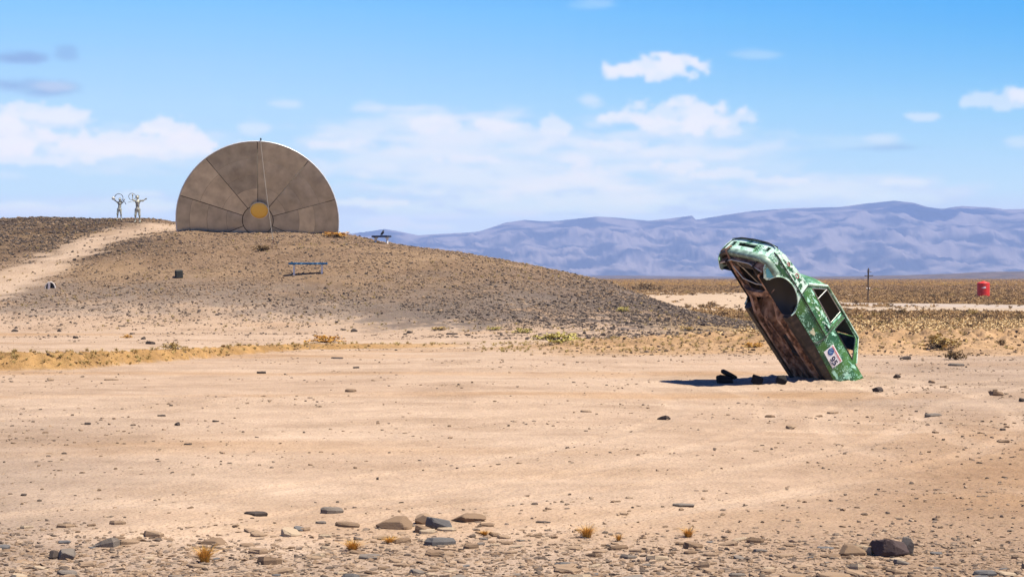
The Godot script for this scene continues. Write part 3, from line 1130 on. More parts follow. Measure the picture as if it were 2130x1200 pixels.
		# windscreen pillar and drip rail
		part("windscreen_pillar", bar([Vector3(1.10, 0.915, sg * 0.765), Vector3(1.33, 1.13, sg * 0.675), Vector3(1.54, 1.335, sg * 0.59)], [0.032, 0.028, 0.028], 8), M.paint_worn, car)
		part("drip_rail", bar([Vector3(1.14, 0.955, sg * 0.772), Vector3(1.55, 1.345, sg * 0.605), Vector3(2.2, 1.342, sg * 0.61), Vector3(2.9, 1.325, sg * 0.605), Vector3(3.19, 0.90, sg * 0.785)], [0.013], 6), M.paint_worn, car)
		# dark lining of the cabin
		var cd := start()
		box(cd, Vector3(2.1, 0.6, sg * 0.735), Vector3(1.7, 0.56, 0.02))
		part("door_lining", done(cd), M.black, car)
	# bonnet with rolled edges
	var bf := func(p): return Vector3(p.x + 0.055 * pow(p.y / 0.79, 4.0) * (1.0 - p.x / 0.9), bonnet_h(p.x, p.y), p.y)
	part("bonnet", panel(poly([0.0, -0.755, 0.0, 0.755, 1.05, 0.79, 0.98, 0.4, 0.95, 0.0, 0.98, -0.4, 1.05, -0.79]), [], bf, 0.11, 0.08, Vector3(0.0, -0.025, 0)), M.paint_worn, car)
	part("bonnet_lip", bar([Vector3(0.05, 0.785, -0.75), Vector3(0.005, 0.815, -0.45), Vector3(-0.008, 0.825, 0.0), Vector3(0.005, 0.815, 0.45), Vector3(0.05, 0.785, 0.75)], [0.014], 6), M.rubber, car)
	# grille panel with openings
	var gf := func(p): return Vector3(0.03 + 0.045 * pow(p.x / 0.76, 4.0) - 0.05 * (p.y - 0.6), p.y, p.x)
	var holes := [poly([-0.42, 0.625, 0.17, 0.625, 0.22, 0.725, -0.42, 0.725]), poly([0.50, 0.60, 0.60, 0.64, 0.63, 0.735, 0.52, 0.735]), poly([-0.66, 0.60, -0.50, 0.60, -0.50, 0.73, -0.64, 0.73])]
	for k in 3:
		for j in 2:
			holes.append(poly([0.25 + j * 0.10, 0.60 + k * 0.05, 0.32 + j * 0.10, 0.60 + k * 0.05, 0.32 + j * 0.10, 0.625 + k * 0.05, 0.25 + j * 0.10, 0.625 + k * 0.05]))
	part("grille_panel", panel(poly([-0.74, 0.47, 0.74, 0.47, 0.75, 0.60, 0.74, 0.768, 0.4, 0.792, 0.0, 0.802, -0.4, 0.792, -0.74, 0.768, -0.75, 0.6]), holes, gf, 0.055, 0.03, Vector3(0.03, 0, 0)), M.paint_worn, car)
	var dk := start()
	box(dk, Vector3(0.17, 0.63, 0.0), Vector3(0.012, 0.30, 1.40))
	part("grille_backing", done(dk), M.black, car)
	var slam := start()
	box(slam, Vector3(0.14, 0.68, -0.1), Vector3(0.02, 0.03, 0.7))
	part("grille_bar", done(slam), M.rust, car)
	var vf := func(p): return Vector3(0.10 + 0.10 * pow(p.x / 0.76, 2.0) + 0.15 * (0.42 - p.y), p.y, p.x)
	part("front_valance", panel(poly([-0.72, 0.26, -0.3, 0.31, 0.3, 0.31, 0.72, 0.26, 0.74, 0.45, -0.74, 0.45]), [], vf, 0.1, 0.05, Vector3(0.02, 0, 0)), M.rust, car)
	part("valance_edge", bar([Vector3(0.235, 0.258, -0.7), Vector3(0.125, 0.305, -0.3), Vector3(0.125, 0.305, 0.3), Vector3(0.235, 0.258, 0.7)], [0.014], 6), M.chrome, car)
	# bumper, wrapped round the corners, torn down at its right end
	var bs := start()
	sweep(bs, PackedVector2Array([Vector2(-0.06, -0.055), Vector2(-0.045, -0.07), Vector2(0.03, -0.07), Vector2(0.05, -0.045), Vector2(0.05, 0.045), Vector2(0.03, 0.07), Vector2(-0.045, 0.07), Vector2(-0.06, 0.055)]), [Vector3(0.40, 0.42, 0.84), Vector3(0.24, 0.425, 0.825), Vector3(0.11, 0.43, 0.78), Vector3(0.04, 0.435, 0.66), Vector3(0.03, 0.435, 0.35), Vector3(0.025, 0.435, -0.1), Vector3(0.03, 0.43, -0.40)], Vector3.UP)
	part("bumper", done(bs), M.bumper, car)
	var bs2 := start()
	sweep(bs2, PackedVector2Array([Vector2(-0.05, -0.05), Vector2(0.04, -0.06), Vector2(0.05, 0.05), Vector2(-0.05, 0.06)]), [Vector3(0.035, 0.425, -0.42), Vector3(0.05, 0.415, -0.56), Vector3(0.11, 0.40, -0.69), Vector3(0.22, 0.39, -0.75), Vector3(0.34, 0.38, -0.76)], Vector3.UP)
	part("bumper_end", done(bs2), M.grime, car, "bent dark end of the bumper")
	var br := start()
	tube(br, [Vector3(-0.03, 0.52, -0.42), Vector3(-0.06, 0.46, -0.40), Vector3(-0.06, 0.37, -0.42), Vector3(0.03, 0.35, -0.40), Vector3(0.2, 0.33, -0.38)], [0.022, 0.022, 0.02, 0.02, 0.03], 6)
	tube(br, [Vector3(-0.06, 0.42, -0.40), Vector3(-0.05, 0.38, -0.52), Vector3(-0.02, 0.34, -0.58)], [0.014], 5)
	part("bumper_bracket", done(br), M.rust, car)
	# windscreen opening closed by a green sheet, roof, rear shelf and boot
	var wf := func(p): return Vector3(1.10 - 0.26 * (1.0 - p.x * p.x) * (1.0 - 0.35 * p.y) + 0.43 * p.y, 0.915 + 0.425 * p.y + 0.02 * sin(p.y * PI), p.x * (0.765 - 0.175 * p.y))
	part("windscreen_cover", panel(poly([-1, 0, 1, 0, 1, 1, -1, 1]), [], wf, 0.125, 0.125), M.paint, car, "green sheet closing the windscreen opening")
	var rf := func(p): return Vector3(p.x - 0.10 * (1.0 - pow(p.y / 0.6, 2.0)) * smoothstep(2.2, 1.5, p.x), 1.33 + 0.035 * (1.0 - pow(p.y / 0.6, 2.0)), p.y)
	part("roof", panel(poly([1.53, -0.6, 2.90, -0.595, 2.90, 0.595, 1.53, 0.6]), [], rf, 0.15, 0.12, Vector3(0, -0.02, 0)), M.paint, car)
	part("roof_lining", panel(poly([1.50, -0.57, 2.88, -0.57, 2.88, 0.57, 1.50, 0.57]), [], func(p): return rf.call(p) - Vector3(0, 0.035, 0), 0.3, 0.2), M.black, car)
	part("screen_lining", panel(poly([-0.98, 0, 0.98, 0, 0.98, 1, -0.98, 1]), [], func(p): return wf.call(p) + Vector3(0.03, -0.02, 0), 0.25, 0.25), M.black, car)
	var sh := start()
	box(sh, Vector3(2.98, 0.845, 0), Vector3(0.5, 0.025, 1.4))
	part("rear_shelf", done(sh), M.black, car)
	var sb := start()
	box(sb, Vector3(2.62, 0.56, 0), Vector3(0.14, 0.62, 1.36), Basis(Vector3.BACK, -0.25), 0.04)
	box(sb, Vector3(2.35, 0.36, 0), Vector3(0.5, 0.14, 1.36), Basis.IDENTITY, 0.04)
	part("rear_seat", done(sb), M.black, car)
	part("rear_screen_rail", bar([Vector3(2.92, 1.325, -0.58), Vector3(2.96, 1.345, 0.0), Vector3(2.92, 1.325, 0.58)], [0.022], 6), M.paint, car)
	part("rear_screen_remains", panel(poly([-0.56, 0.0, 0.56, 0.0, 0.62, 0.52, -0.62, 0.52]), [], func(p): return Vector3(2.925 + 0.26 * p.y, 1.325 - 0.44 * p.y, p.x), 0.3, 0.2), M.black, car)
	part("boot_lid", panel(poly([3.17, -0.77, 4.02, -0.70, 4.02, 0.70, 3.17, 0.77]), [], func(p): return Vector3(p.x, 0.875 + 0.03 * (1.0 - pow(p.y / 0.77, 2.0)) - 0.06 * smoothstep(3.4, 4.0, p.x), p.y), 0.2, 0.14, Vector3(0, -0.03, 0)), M.paint_worn, car)
	var rp := start()
	box(rp, Vector3(4.0, 0.55, 0), Vector3(0.03, 0.5, 1.36))
	part("tail_panel", done(rp), M.paint, car)
	# floor: toe board, tunnel, pressed ribs
	var ff := func(p):
		var t: float = absf(p.y) / 0.17
		var tun: float = 0.15 * (1.0 - smoothstep(0.55, 1.0, t))
		var toe: float = 0.36 * (1.0 - smoothstep(1.22, 1.62, p.x))
		var rib: float = 0.012 * signf(sin(p.x * 17.0)) * smoothstep(0.2, 0.24, absf(p.y)) * (1.0 - smoothstep(0.30, 0.33, absf(p.y)))
		var pan: float = -0.045 * smoothstep(1.62, 1.74, p.x) * (1.0 - smoothstep(2.55, 2.66, p.x)) * smoothstep(0.20, 0.25, absf(p.y))
		return Vector3(p.x, 0.255 + tun + toe + rib + pan + 0.012 * n_mid.get_noise_2d(p.x * 5.0, p.y * 5.0), p.y)
	part("floor_pan", panel(poly([1.22, -0.60, 3.7, -0.60, 3.7, 0.60, 1.22, 0.60]), [], ff, 0.05, 0.04), M.rust, car)
	# pressed footwells, proud of the floor
	for e in [[1.30, 1.72, 0.18, 0.57, 0.40], [1.30, 1.72, -0.57, -0.18, 0.40], [1.78, 2.52, 0.19, 0.36, 0.0], [1.78, 2.40, -0.57, -0.20, 0.0], [2.62, 3.6, 0.12, 0.50, 0.0], [2.52, 3.6, -0.57, -0.24, 0.0], [1.80, 2.5, 0.42, 0.58, 0.0]]:
		var pf := func(p):
			var edge: float = minf(minf(p.x - e[0], e[1] - p.x), minf(p.y - e[2], e[3] - p.y))
			var q: Vector3 = ff.call(p)
			var level: float = 0.225 + e[4] * 0.9 * (1.0 - smoothstep(1.22, 1.70, p.x))
			return Vector3(p.x, lerpf(q.y + 0.01, level, smoothstep(0.0, 0.07, edge)) + 0.008 * n_mid.get_noise_2d(p.x * 7.0, p.y * 7.0), p.y)
		part("floor_pressing", panel(poly([e[0], e[2], e[1], e[2], e[1], e[3], e[0], e[3]]), [], pf, 0.035, 0.035), M.rust_light, car)
	var fw := start()
	box(fw, Vector3(1.22, 0.76, 0), Vector3(0.025, 0.30, 1.5))
	box(fw, Vector3(1.17, 0.66, 0.1), Vector3(0.10, 0.12, 0.5), Basis.IDENTITY, 0.02)
	part("bulkhead", done(fw), M.grime, car)
	var cm := start()
	sweep(cm, PackedVector2Array([Vector2(-0.06, -0.04), Vector2(0.06, -0.04), Vector2(0.045, 0.05), Vector2(-0.045, 0.05)]), [Vector3(0.80, 0.34, -0.46), Vector3(0.86, 0.25, -0.30), Vector3(0.88, 0.235, 0.0), Vector3(0.86, 0.25, 0.30), Vector3(0.80, 0.34, 0.46)], Vector3.UP, true, false)
	part("crossmember", done(cm), M.rust, car)
	var rad := start()
	box(rad, Vector3(0.30, 0.52, 0.0), Vector3(0.04, 0.36, 0.86))
	box(rad, Vector3(0.20, 0.36, 0.0), Vector3(0.16, 0.05, 0.84), Basis.IDENTITY, 0.015)
	part("radiator_panel", done(rad), M.grime, car)
	var tray := start()
	box(tray, Vector3(0.56, 0.66, 0.22), Vector3(0.34, 0.16, 0.24), Basis(Vector3.UP, 0.3), 0.03)
	box(tray, Vector3(0.86, 0.62, -0.18), Vector3(0.4, 0.22, 0.32), Basis(Vector3.UP, -0.2), 0.04)
	part("engine_remains", done(tray), M.grime, car)
	for e in [[Vector3(0.2, 0.35, 0.34), Vector3(0.36, 0.44, 0.30), Vector3(0.52, 0.42, 0.26), Vector3(0.62, 0.5, 0.3)], [Vector3(0.3, 0.3, -0.36), Vector3(0.5, 0.22, -0.1), Vector3(0.62, 0.25, 0.2), Vector3(0.7, 0.34, 0.42)], [Vector3(0.22, 0.34, -0.2), Vector3(0.4, 0.36, -0.12), Vector3(0.7, 0.4, -0.05), Vector3(1.1, 0.5, 0.1)]]:
		part("pipe", bar(e, [0.014], 5), M.chrome, car)
	part("loose_wire", bar([Vector3(0.62, 0.26, -0.44), Vector3(0.60, 0.16, -0.5), Vector3(0.68, 0.10, -0.54), Vector3(0.76, 0.14, -0.52), Vector3(0.78, 0.26, -0.46)], [0.007], 5), M.rust, car)
	part("exhaust_stay", bar([Vector3(1.5, 0.19, -0.1), Vector3(2.0, 0.21, -0.08), Vector3(2.6, 0.2, -0.02), Vector3(3.3, 0.2, 0.05)], [0.022], 7), M.rust, car)
	# paint lost and left in patches on the left flank
	for e in [["patch_green", 0.42, 0.55, 0.20, 0.07, 0.25], ["patch_green", 0.68, 0.617, 0.15, 0.02, 0.05], ["patch_green", 0.30, 0.605, 0.06, 0.025, 0.0], ["patch_green", 0.55, 0.745, 0.09, 0.035, 0.3], ["patch_green", 0.73, 0.715, 0.07, 0.028, 0.1], ["patch_green", 0.87, 0.80, 0.06, 0.03, 0.5], ["patch_green", 0.99, 0.74, 0.05, 0.055, 0.0], ["patch_green", 0.36, 0.73, 0.05, 0.018, 0.0], ["patch_pale", 0.30, 0.77, 0.11, 0.03, 0.1], ["patch_pale", 0.63, 0.81, 0.12, 0.025, 0.1], ["patch_pale", 0.20, 0.70, 0.07, 0.025, 0.0], ["patch_mint", 1.31, 0.905, 0.09, 0.02, 0.0], ["patch_mint", 1.50, 0.855, 0.09, 0.024, 0.1], ["patch_pale", 1.63, 0.80, 0.06, 0.025, 0.2], ["patch_mint", 1.80, 0.83, 0.08, 0.02, 0.0], ["patch_mint", 1.97, 0.845, 0.09, 0.016, 0.0], ["patch_mint", 2.10, 0.79, 0.05, 0.04, 0.9], ["patch_mint", 2.145, 1.0, 0.022, 0.09, -0.2], ["patch_mint", 2.205, 1.18, 0.022, 0.08, -0.2], ["patch_cream", 1.93, 0.425, 0.06, 0.04, 0.3], ["patch_cream", 1.88, 0.47, 0.025, 0.02, 0.0], ["patch_mint", 2.30, 0.80, 0.07, 0.025, 0.4], ["patch_mint", 3.18, 0.80, 0.10, 0.03, 0.2], ["patch_mint", 3.20, 0.55, 0.09, 0.07, 0.2], ["patch_mint", 3.0, 0.36, 0.12, 0.03, 0.0], ["patch_mint", 1.34, 0.72, 0.05, 0.03, 0.0]]:
		part("paint_patch", panel(ragged(Vector2(e[1], e[2]), e[3], e[4], e[5]), [], func(p): return on_side(p, 1.0, 0.0035), 0.05, 0.04), M[e[0]], car)
	var fr2 := RandomNumberGenerator.new()
	fr2.seed = 88
	for e in [["patch_mint", 70, 1.35, 2.12, 0.35, 0.50, 0.010], ["patch_mint", 110, 2.5, 3.45, 0.34, 0.84, 0.010], ["patch_pale", 50, 1.25, 2.15, 0.70, 0.90, 0.010], ["patch_pale", 60, 0.1, 1.1, 0.67, 0.84, 0.012], ["patch_green", 60, 0.08, 1.1, 0.46, 0.84, 0.014]]:
		var ft := start()
		ft.set_smooth_group(0xFFFFFFFF)
		for i in e[1]:
			var c := Vector2(fr2.randf_range(e[2], e[3]), fr2.randf_range(e[4], e[5]))
			if c.x > 0.38 and c.x < 1.36 and c.y < 0.62 or c.x > 2.4 and c.x < 2.9 and c.y > 0.37 and c.y < 0.68:
				continue
			var rr: float = e[6] * fr2.randf_range(0.5, 2.0)
			var ring := []
			for k in 6:
				ring.append(on_side(c + Vector2(cos(TAU * k / 6.0), sin(TAU * k / 6.0)) * rr * fr2.randf_range(0.5, 1.2), 1.0, 0.0025))
			for k in range(1, 5):
				tri3(ft, ring[0], ring[k], ring[k + 1])
		part("paint_flakes", done(ft), M[e[0]], car).set_meta("kind", "stuff")
	# marks on the left flank: the white entry sticker, patches on the wing
	var side := func(p): return on_side(p, 1.0, 0.006)
	var sticker := part("entry_sticker", panel(poly([2.425, 0.405, 2.845, 0.380, 2.875, 0.640, 2.445, 0.665]), [], side, 0.06, 0.05), M.white_print, car, "white rally entry sticker with the number 95")
	var disc := PackedVector2Array()
	for k in 18:
		disc.append(Vector2(2.53 + 0.075 * cos(TAU * k / 18.0), 0.535 + 0.075 * sin(TAU * k / 18.0)))
	var side2 := func(p): return on_side(p, 1.0, 0.009)
	var side3 := func(p): return on_side(p, 1.0, 0.012)
	part("emblem", panel(disc, [], side2, 0.05, 0.05), M.blue_print, sticker)
	var st := start()
	for e in [[2.49, 0.555, 0.05, 0.012], [2.53, 0.53, 0.09, 0.012], [2.54, 0.505, 0.06, 0.010], [2.515, 0.58, 0.05, 0.010]]:
		var c := on_side(Vector2(e[0], e[1]), 1.0, 0.0115)
		box(st, c, Vector3(e[2], e[3], 0.002), Basis(Vector3.BACK, 0.5))
	part("emblem_marks", done(st), M.pale_blue_print, sticker)
	var rb := start()
	for k in 12:
		var s := 2.47 + k * 0.033
		box(rb, on_side(Vector2(s, 0.628 - (s - 2.45) * 0.055), 1.0, 0.010), Vector3(0.022, 0.030 if k % 3 else 0.022, 0.002))
	part("red_lettering", done(rb), M.red_print, sticker)
	var tm := TextMesh.new()
	tm.text = "95"
	var font := SystemFont.new()
	font.font_names = PackedStringArray(["Droid Sans"])
	font.font_weight = 700
	tm.font = font
	tm.font_size = 32
	tm.pixel_size = 0.0056
	tm.depth = 0.003
	var num := part("number", tm, M.navy_print, sticker)
	num.position = on_side(Vector2(2.735, 0.485), 1.0, 0.0105)
	num.rotation.z = -0.06
	num.scale = Vector3(1.0, 1.0, 1.0)
	var un := start()
	box(un, on_side(Vector2(2.73, 0.412), 1.0, 0.010), Vector3(0.14, 0.008, 0.002), Basis(Vector3.BACK, -0.06))
	part("small_print", done(un), M.navy_print, sticker)
	part("pale_patch", panel(poly([0.20, 0.30, 0.35, 0.235, 0.43, 0.33, 0.40, 0.40, 0.28, 0.42, 0.19, 0.40]), [], side, 0.05, 0.05), M.cyan_paint, car, "light blue patch on the front wing")
	for e in [[0.46, 0.765, 0.035], [0.78, 0.80, 0.05]]:
		var ringp := start()
		var pts := []
		for k in 13:
			pts.append(on_side(Vector2(e[0] + e[2] * cos(TAU * k / 12.0), e[1] + e[2] * 0.7 * sin(TAU * k / 12.0)), 1.0, 0.004))
		tube(ringp, pts, [0.006], 4)
		part("faded_sticker", done(ringp), M.red_print, car)

# ------------------------------------------------------------------ the saucer
func build_saucer() -> void:
	var d := 90.0
	var R := 168.0 / F * d
	var mid := Vector3((535.0 - CX) / F * d, EYE + (HORIZON - 460.0) / F * d, -d)
	var root := thing("metal_saucer", mid, "huge round saucer of brown metal sheets half sunk in the stony rise, leaning forward", "saucer")
	# local axes: y is the saucer's axis, pointing out of the face that is seen; it leans forward and turns a little
	var n := Vector3(0.0, -sin(deg_to_rad(14.7)), cos(deg_to_rad(14.7)))
	var x := Vector3(1, 0, 0)
	root.basis = Basis(Vector3.UP, deg_to_rad(4.0)) * Basis(x, n, x.cross(n))
	# in local coordinates the image's upward direction is -z
	var tones := []
	for e in [[0.50, 0.485, 0.43], [0.40, 0.395, 0.36], [0.58, 0.555, 0.48], [0.45, 0.44, 0.40]]:
		var c := Color(e[0], e[1], e[2])
		var t := noise_tex(70 + tones.size(), 0.012, [[0.15, c * 0.78], [0.42, c * 0.93], [0.6, c], [0.85, c * 1.12]], 256, 4, 0.55)
		var m := grain_mat(t, 0.35, 0.36, bump_tex(75 + tones.size(), 0.01, 256, 2.0), 0.45, 0.75)
		tones.append(m)
	M.saucer_dark = flat_mat(lin(0.05, 0.042, 0.035), 0.7, 0.3)
	var dish := func(r: float) -> float: return -0.22 * (1.0 - r / R)  # a shallow hollow towards the hub
	var hub_r := 0.8
	var r2 := RandomNumberGenerator.new()
	r2.seed = 9
	# sector boundaries in degrees, measured from straight up, as the seams run
	var seams := [-152.0, -112.0, -71.0, -38.0, 1.0, 40.0, 74.0, 113.0, 152.0, 180.0, 208.0]
	for k in seams.size() - 1:
		var a0: float = deg_to_rad(seams[k])
		var a1: float = deg_to_rad(seams[k + 1])
		var cutr := [hub_r]
		var m := 2 + (k * 7) % 2
		for j in m:
			cutr.append(lerpf(hub_r, R - 0.03, (j + 1.0) / (m + 1.0) + r2.randf_range(-0.07, 0.07)))
		cutr.append(R - 0.03)
		for j in cutr.size() - 1:
			var st := start()
			st.set_smooth_group(1)
			var gap := 0.017
			var q0: float = cutr[j] + (0.02 if j == 0 else 0.004)
			var q1: float = cutr[j + 1] - 0.004
			var bow := r2.randf_range(-0.012, 0.03)
			var tilt := r2.randf_range(-0.012, 0.012)
			var rows := []
			for a in 9:
				var row := []
				for b in 5:
					var q := lerpf(q0, q1, b / 4.0)
					var g := gap / q
					var an := lerpf(a0 + g, a1 - g, a / 8.0)
					var y: float = dish.call(q) + bow * sin(a / 8.0 * PI) * sin(b / 4.0 * PI) + tilt * (a / 8.0 - 0.5)
					row.append(Vector3(sin(an) * q, y, -cos(an) * q))
				rows.append(row)
			for a in 8:
				for b in 4:
					quad(st, rows[a][b], rows[a + 1][b], rows[a + 1][b + 1], rows[a][b + 1])
			part("sheet", done(st), tones[(k * 3 + (1 if r2.randf() < 0.2 else 0)) % 4], root)
	# dark backing behind the seams, the turned edge and the bulging back
	var bk := start()
	lathe(bk, PackedVector2Array([Vector2(0, -0.27), Vector2(R, -0.05), Vector2(R, -0.12), Vector2(R * 0.8, -0.45), Vector2(R * 0.4, -1.0), Vector2(R * 0.2, -1.2), Vector2(0, -1.3)]), 64)
	part("back_shell", done(bk), M.saucer_dark, root)
	var rim := start()
	var pts := []
	for k in 73:
		pts.append(Vector3(sin(TAU * k / 72.0) * R, -0.03, -cos(TAU * k / 72.0) * R))
	tube(rim, pts, [0.035], 8)
	part("rim", done(rim), flat_mat(lin(0.62, 0.62, 0.60), 0.4, 0.3), root)
	var hr := start()
	pts = []
	for k in 37:
		pts.append(Vector3(sin(TAU * k / 36.0) * hub_r, dish.call(hub_r) + 0.008, -cos(TAU * k / 36.0) * hub_r))
	tube(hr, pts, [0.012], 6)
	part("hub_ring", done(hr), M.saucer_dark, root)
	var hp := start()
	lathe(hp, PackedVector2Array([Vector2(0.0, dish.call(0.0) + 0.03), Vector2(0.45, dish.call(0.45) + 0.015), Vector2(hub_r - 0.02, dish.call(hub_r))]), 28)
	part("hub_sheet", done(hp), tones[3], root)
	# the yellow lid in the middle, tipped further forward
	var lid := start()
	var xf := Transform3D(Basis(Vector3.RIGHT, deg_to_rad(14.0)), Vector3(0.10, 0.0, -0.56))
	lathe(lid, PackedVector2Array([Vector2(0, 0.05), Vector2(0.30, 0.035), Vector2(0.46, 0.0), Vector2(0.46, -0.03), Vector2(0, -0.03)]), 24, xf)
	var lm := flat_mat(lin(0.92, 0.56, 0.09), 0.6, 0.0)
	var lidp := part("hatch_lid", done(lid), lm, root, "round yellow lid at the hub")
	var lr := start()
	pts = []
	for k in 25:
		pts.append(xf * Vector3(sin(TAU * k / 24.0) * 0.475, 0.0, -cos(TAU * k / 24.0) * 0.475))
	tube(lr, pts, [0.022], 6)
	part("lid_rim", done(lr), flat_mat(lin(0.7, 0.66, 0.52), 0.4, 0.2), lidp)
	var bolt := start()
	tube(bolt, [Vector3(0.25, -0.05, -R), Vector3(0.25, -0.05, -R - 0.16)], [0.035, 0.045], 6)
	part("top_bolt", done(bolt), M.black, root)
	# cable from the top edge to the ground in front
	var top := root.transform * Vector3(0.24, 0.02, -R)
	var foot := ground_at(568, 506)
	var cb := thing("steel_cable", foot, "thin steel cable running from the saucer's top edge down to the ground", "cable")
	var cpts := []
	for k in 13:
		var t := k / 12.0
		cpts.append((top - foot) * t + Vector3(0, -0.25 * sin(t * PI), 0))
	part("wire", bar(cpts, [0.015], 5), flat_mat(lin(0.14, 0.125, 0.11), 0.6, 0.3), cb)
	part("ground_peg", bar([Vector3(0, -0.15, 0), Vector3(0, 0.18, 0)], [0.04, 0.03], 6), M.rust, cb)

# ------------------------------------------------------------------ figures made of metal
func capsule(p: Vector3, a: Vector3, b: Vector3, ra: float, rb: float) -> float:
	var ab := b - a
	var t := clampf((p - a).dot(ab) / maxf(ab.length_squared(), 1e-9), 0, 1)
	return p.distance_to(a + ab * t) - lerpf(ra, rb, t)

func blob_mesh(bones: Array, cell: float, k: float) -> ArrayMesh:
	# one skin round all the bones: smooth union of tapered capsules, meshed as surface nets
	var lo := Vector3.INF
	var hi := -Vector3.INF
	for b in bones:
		var r := maxf(b[2], b[3]) + cell * 2.0
		lo = lo.min(b[0] - Vector3.ONE * r).min(b[1] - Vector3.ONE * r)
		hi = hi.max(b[0] + Vector3.ONE * r).max(b[1] + Vector3.ONE * r)
	var n := Vector3i(((hi - lo) / cell).ceil()) + Vector3i.ONE
	var f := PackedFloat32Array()
	f.resize(n.x * n.y * n.z)
	f.fill(cell * 3.0)
	for b in bones:
		var r := maxf(b[2], b[3]) + cell * 2.0 + k
		var i0 := Vector3i(((b[0].min(b[1]) - Vector3.ONE * r - lo) / cell).floor()).max(Vector3i.ZERO)
		var i1 := Vector3i(((b[0].max(b[1]) + Vector3.ONE * r - lo) / cell).ceil()).min(n - Vector3i.ONE)
		for z in range(i0.z, i1.z + 1):
			for y in range(i0.y, i1.y + 1):
				for x in range(i0.x, i1.x + 1):
					var d := capsule(lo + Vector3(x, y, z) * cell, b[0], b[1], b[2], b[3])
					var i := (z * n.y + y) * n.x + x
					var o := f[i]
					var h := maxf(k - absf(o - d), 0.0) / k
					f[i] = minf(o, d) - h * h * k * 0.25
	var vert := {}
	var st := start()
	st.set_smooth_group(1)
	var sx := 1
	var sy := n.x
	var sz := n.x * n.y
	var corner := [0, sx, sy, sx + sy, sz, sz + sx, sz + sy, sz + sx + sy]
	for z in n.z - 1:
		for y in n.y - 1:
			for x in n.x - 1:
				var i := z * sz + y * sy + x
				var inside := 0
				for c in 8:
					if f[i + corner[c]] < 0:
						inside += 1
				if inside == 0 or inside == 8:
					continue
				var sum := Vector3.ZERO
				var cnt := 0
				for e in [[0, 1], [2, 3], [4, 5], [6, 7], [0, 2], [1, 3], [4, 6], [5, 7], [0, 4], [1, 5], [2, 6], [3, 7]]:
					var fa := f[i + corner[e[0]]]
					var fb := f[i + corner[e[1]]]
					if (fa < 0) != (fb < 0):
						var t := fa / (fa - fb)
						var pa := Vector3(e[0] & 1, (e[0] >> 1) & 1, (e[0] >> 2) & 1)
						var pb := Vector3(e[1] & 1, (e[1] >> 1) & 1, (e[1] >> 2) & 1)
						sum += pa.lerp(pb, t)
						cnt += 1
				vert[i] = lo + (Vector3(x, y, z) + sum / cnt) * cell
	for i in vert:
		for ax in [[sx, sy, sz], [sy, sz, sx], [sz, sx, sy]]:
			var a: float = f[i]
			var b: float = f[i + ax[0]]
			if (a < 0) == (b < 0):
				continue
			var q0: int = i - ax[1] - ax[2]
			var q1: int = i - ax[2]
			var q3: int = i - ax[1]
			if not (vert.has(q0) and vert.has(q1) and vert.has(q3)):
				continue
			if a < 0:
				quad(st, vert[q0], vert[q3], vert[i], vert[q1])
			else:
				quad(st, vert[q0], vert[q1], vert[i], vert[q3])
	return done(st)

func figure_bones(s: float, l_hand: Vector3, l_elbow: Vector3, r_hand: Vector3, r_elbow: Vector3, lean: float) -> Array:
	var hip := Vector3(0, 0.50, 0) * s
	var chest := Vector3(lean, 0.74, 0) * s
	var neck := Vector3(lean * 1.2, 0.83, 0) * s
	var head := Vector3(lean * 1.3, 0.93, 0.0) * s
	var b := [[hip, Vector3(lean * 0.5, 0.60, 0) * s, 0.068 * s, 0.060 * s], [Vector3(lean * 0.5, 0.60, 0) * s, chest, 0.060 * s, 0.080 * s], [chest, neck, 0.07 * s, 0.03 * s], [neck, head, 0.032 * s, 0.05 * s], [head, head + Vector3(0, 0.025, 0) * s, 0.056 * s, 0.05 * s]]
	b.append([head + Vector3(0, 0.0, 0.05) * s, head + Vector3(0, -0.012, 0.066) * s, 0.012 * s, 0.012 * s])
	for g in [-1.0, 1.0]:
		var knee := Vector3(g * 0.075, 0.27, 0.02) * s
		var foot := Vector3(g * 0.085, 0.035, 0) * s
		b.append([hip + Vector3(g * 0.05, -0.02, 0) * s, knee, 0.058 * s, 0.038 * s])
		b.append([knee, foot, 0.034 * s, 0.022 * s])
		b.append([foot, foot + Vector3(g * 0.015, -0.012, 0.09) * s, 0.026 * s, 0.018 * s])
		var sh := Vector3(lean + g * 0.10, 0.80, 0) * s
		var el: Vector3 = (l_elbow if g < 0 else r_elbow) * s
		var ha: Vector3 = (l_hand if g < 0 else r_hand) * s
		b.append([chest + Vector3(g * 0.04, 0.03, 0) * s, sh, 0.05 * s, 0.036 * s])
		b.append([sh, el, 0.028 * s, 0.021 * s])
		b.append([el, ha, 0.021 * s, 0.016 * s])
		var dir := (ha - el).normalized()
		for k in 4:
			b.append([ha, ha + dir * (0.055 + 0.006 * (1 - absf(k - 1.5))) * s + Vector3(0, 0, (k - 1.5) * 0.017) * s, 0.010 * s, 0.008 * s])
		b.append([ha - dir * 0.01 * s, ha + dir * 0.02 * s + Vector3(0, 0, 0.035) * s, 0.010 * s, 0.008 * s])
	return b

func hoop(c: Vector3, r: float, nrm: Vector3, th: float) -> ArrayMesh:
	var u := nrm.cross(Vector3.UP).normalized()
	var w := nrm.cross(u).normalized()
	var pts := []
	for k in 25:
		pts.append(c + (u * cos(TAU * k / 24.0) + w * sin(TAU * k / 24.0)) * r)
	return bar(pts, [th], 5)

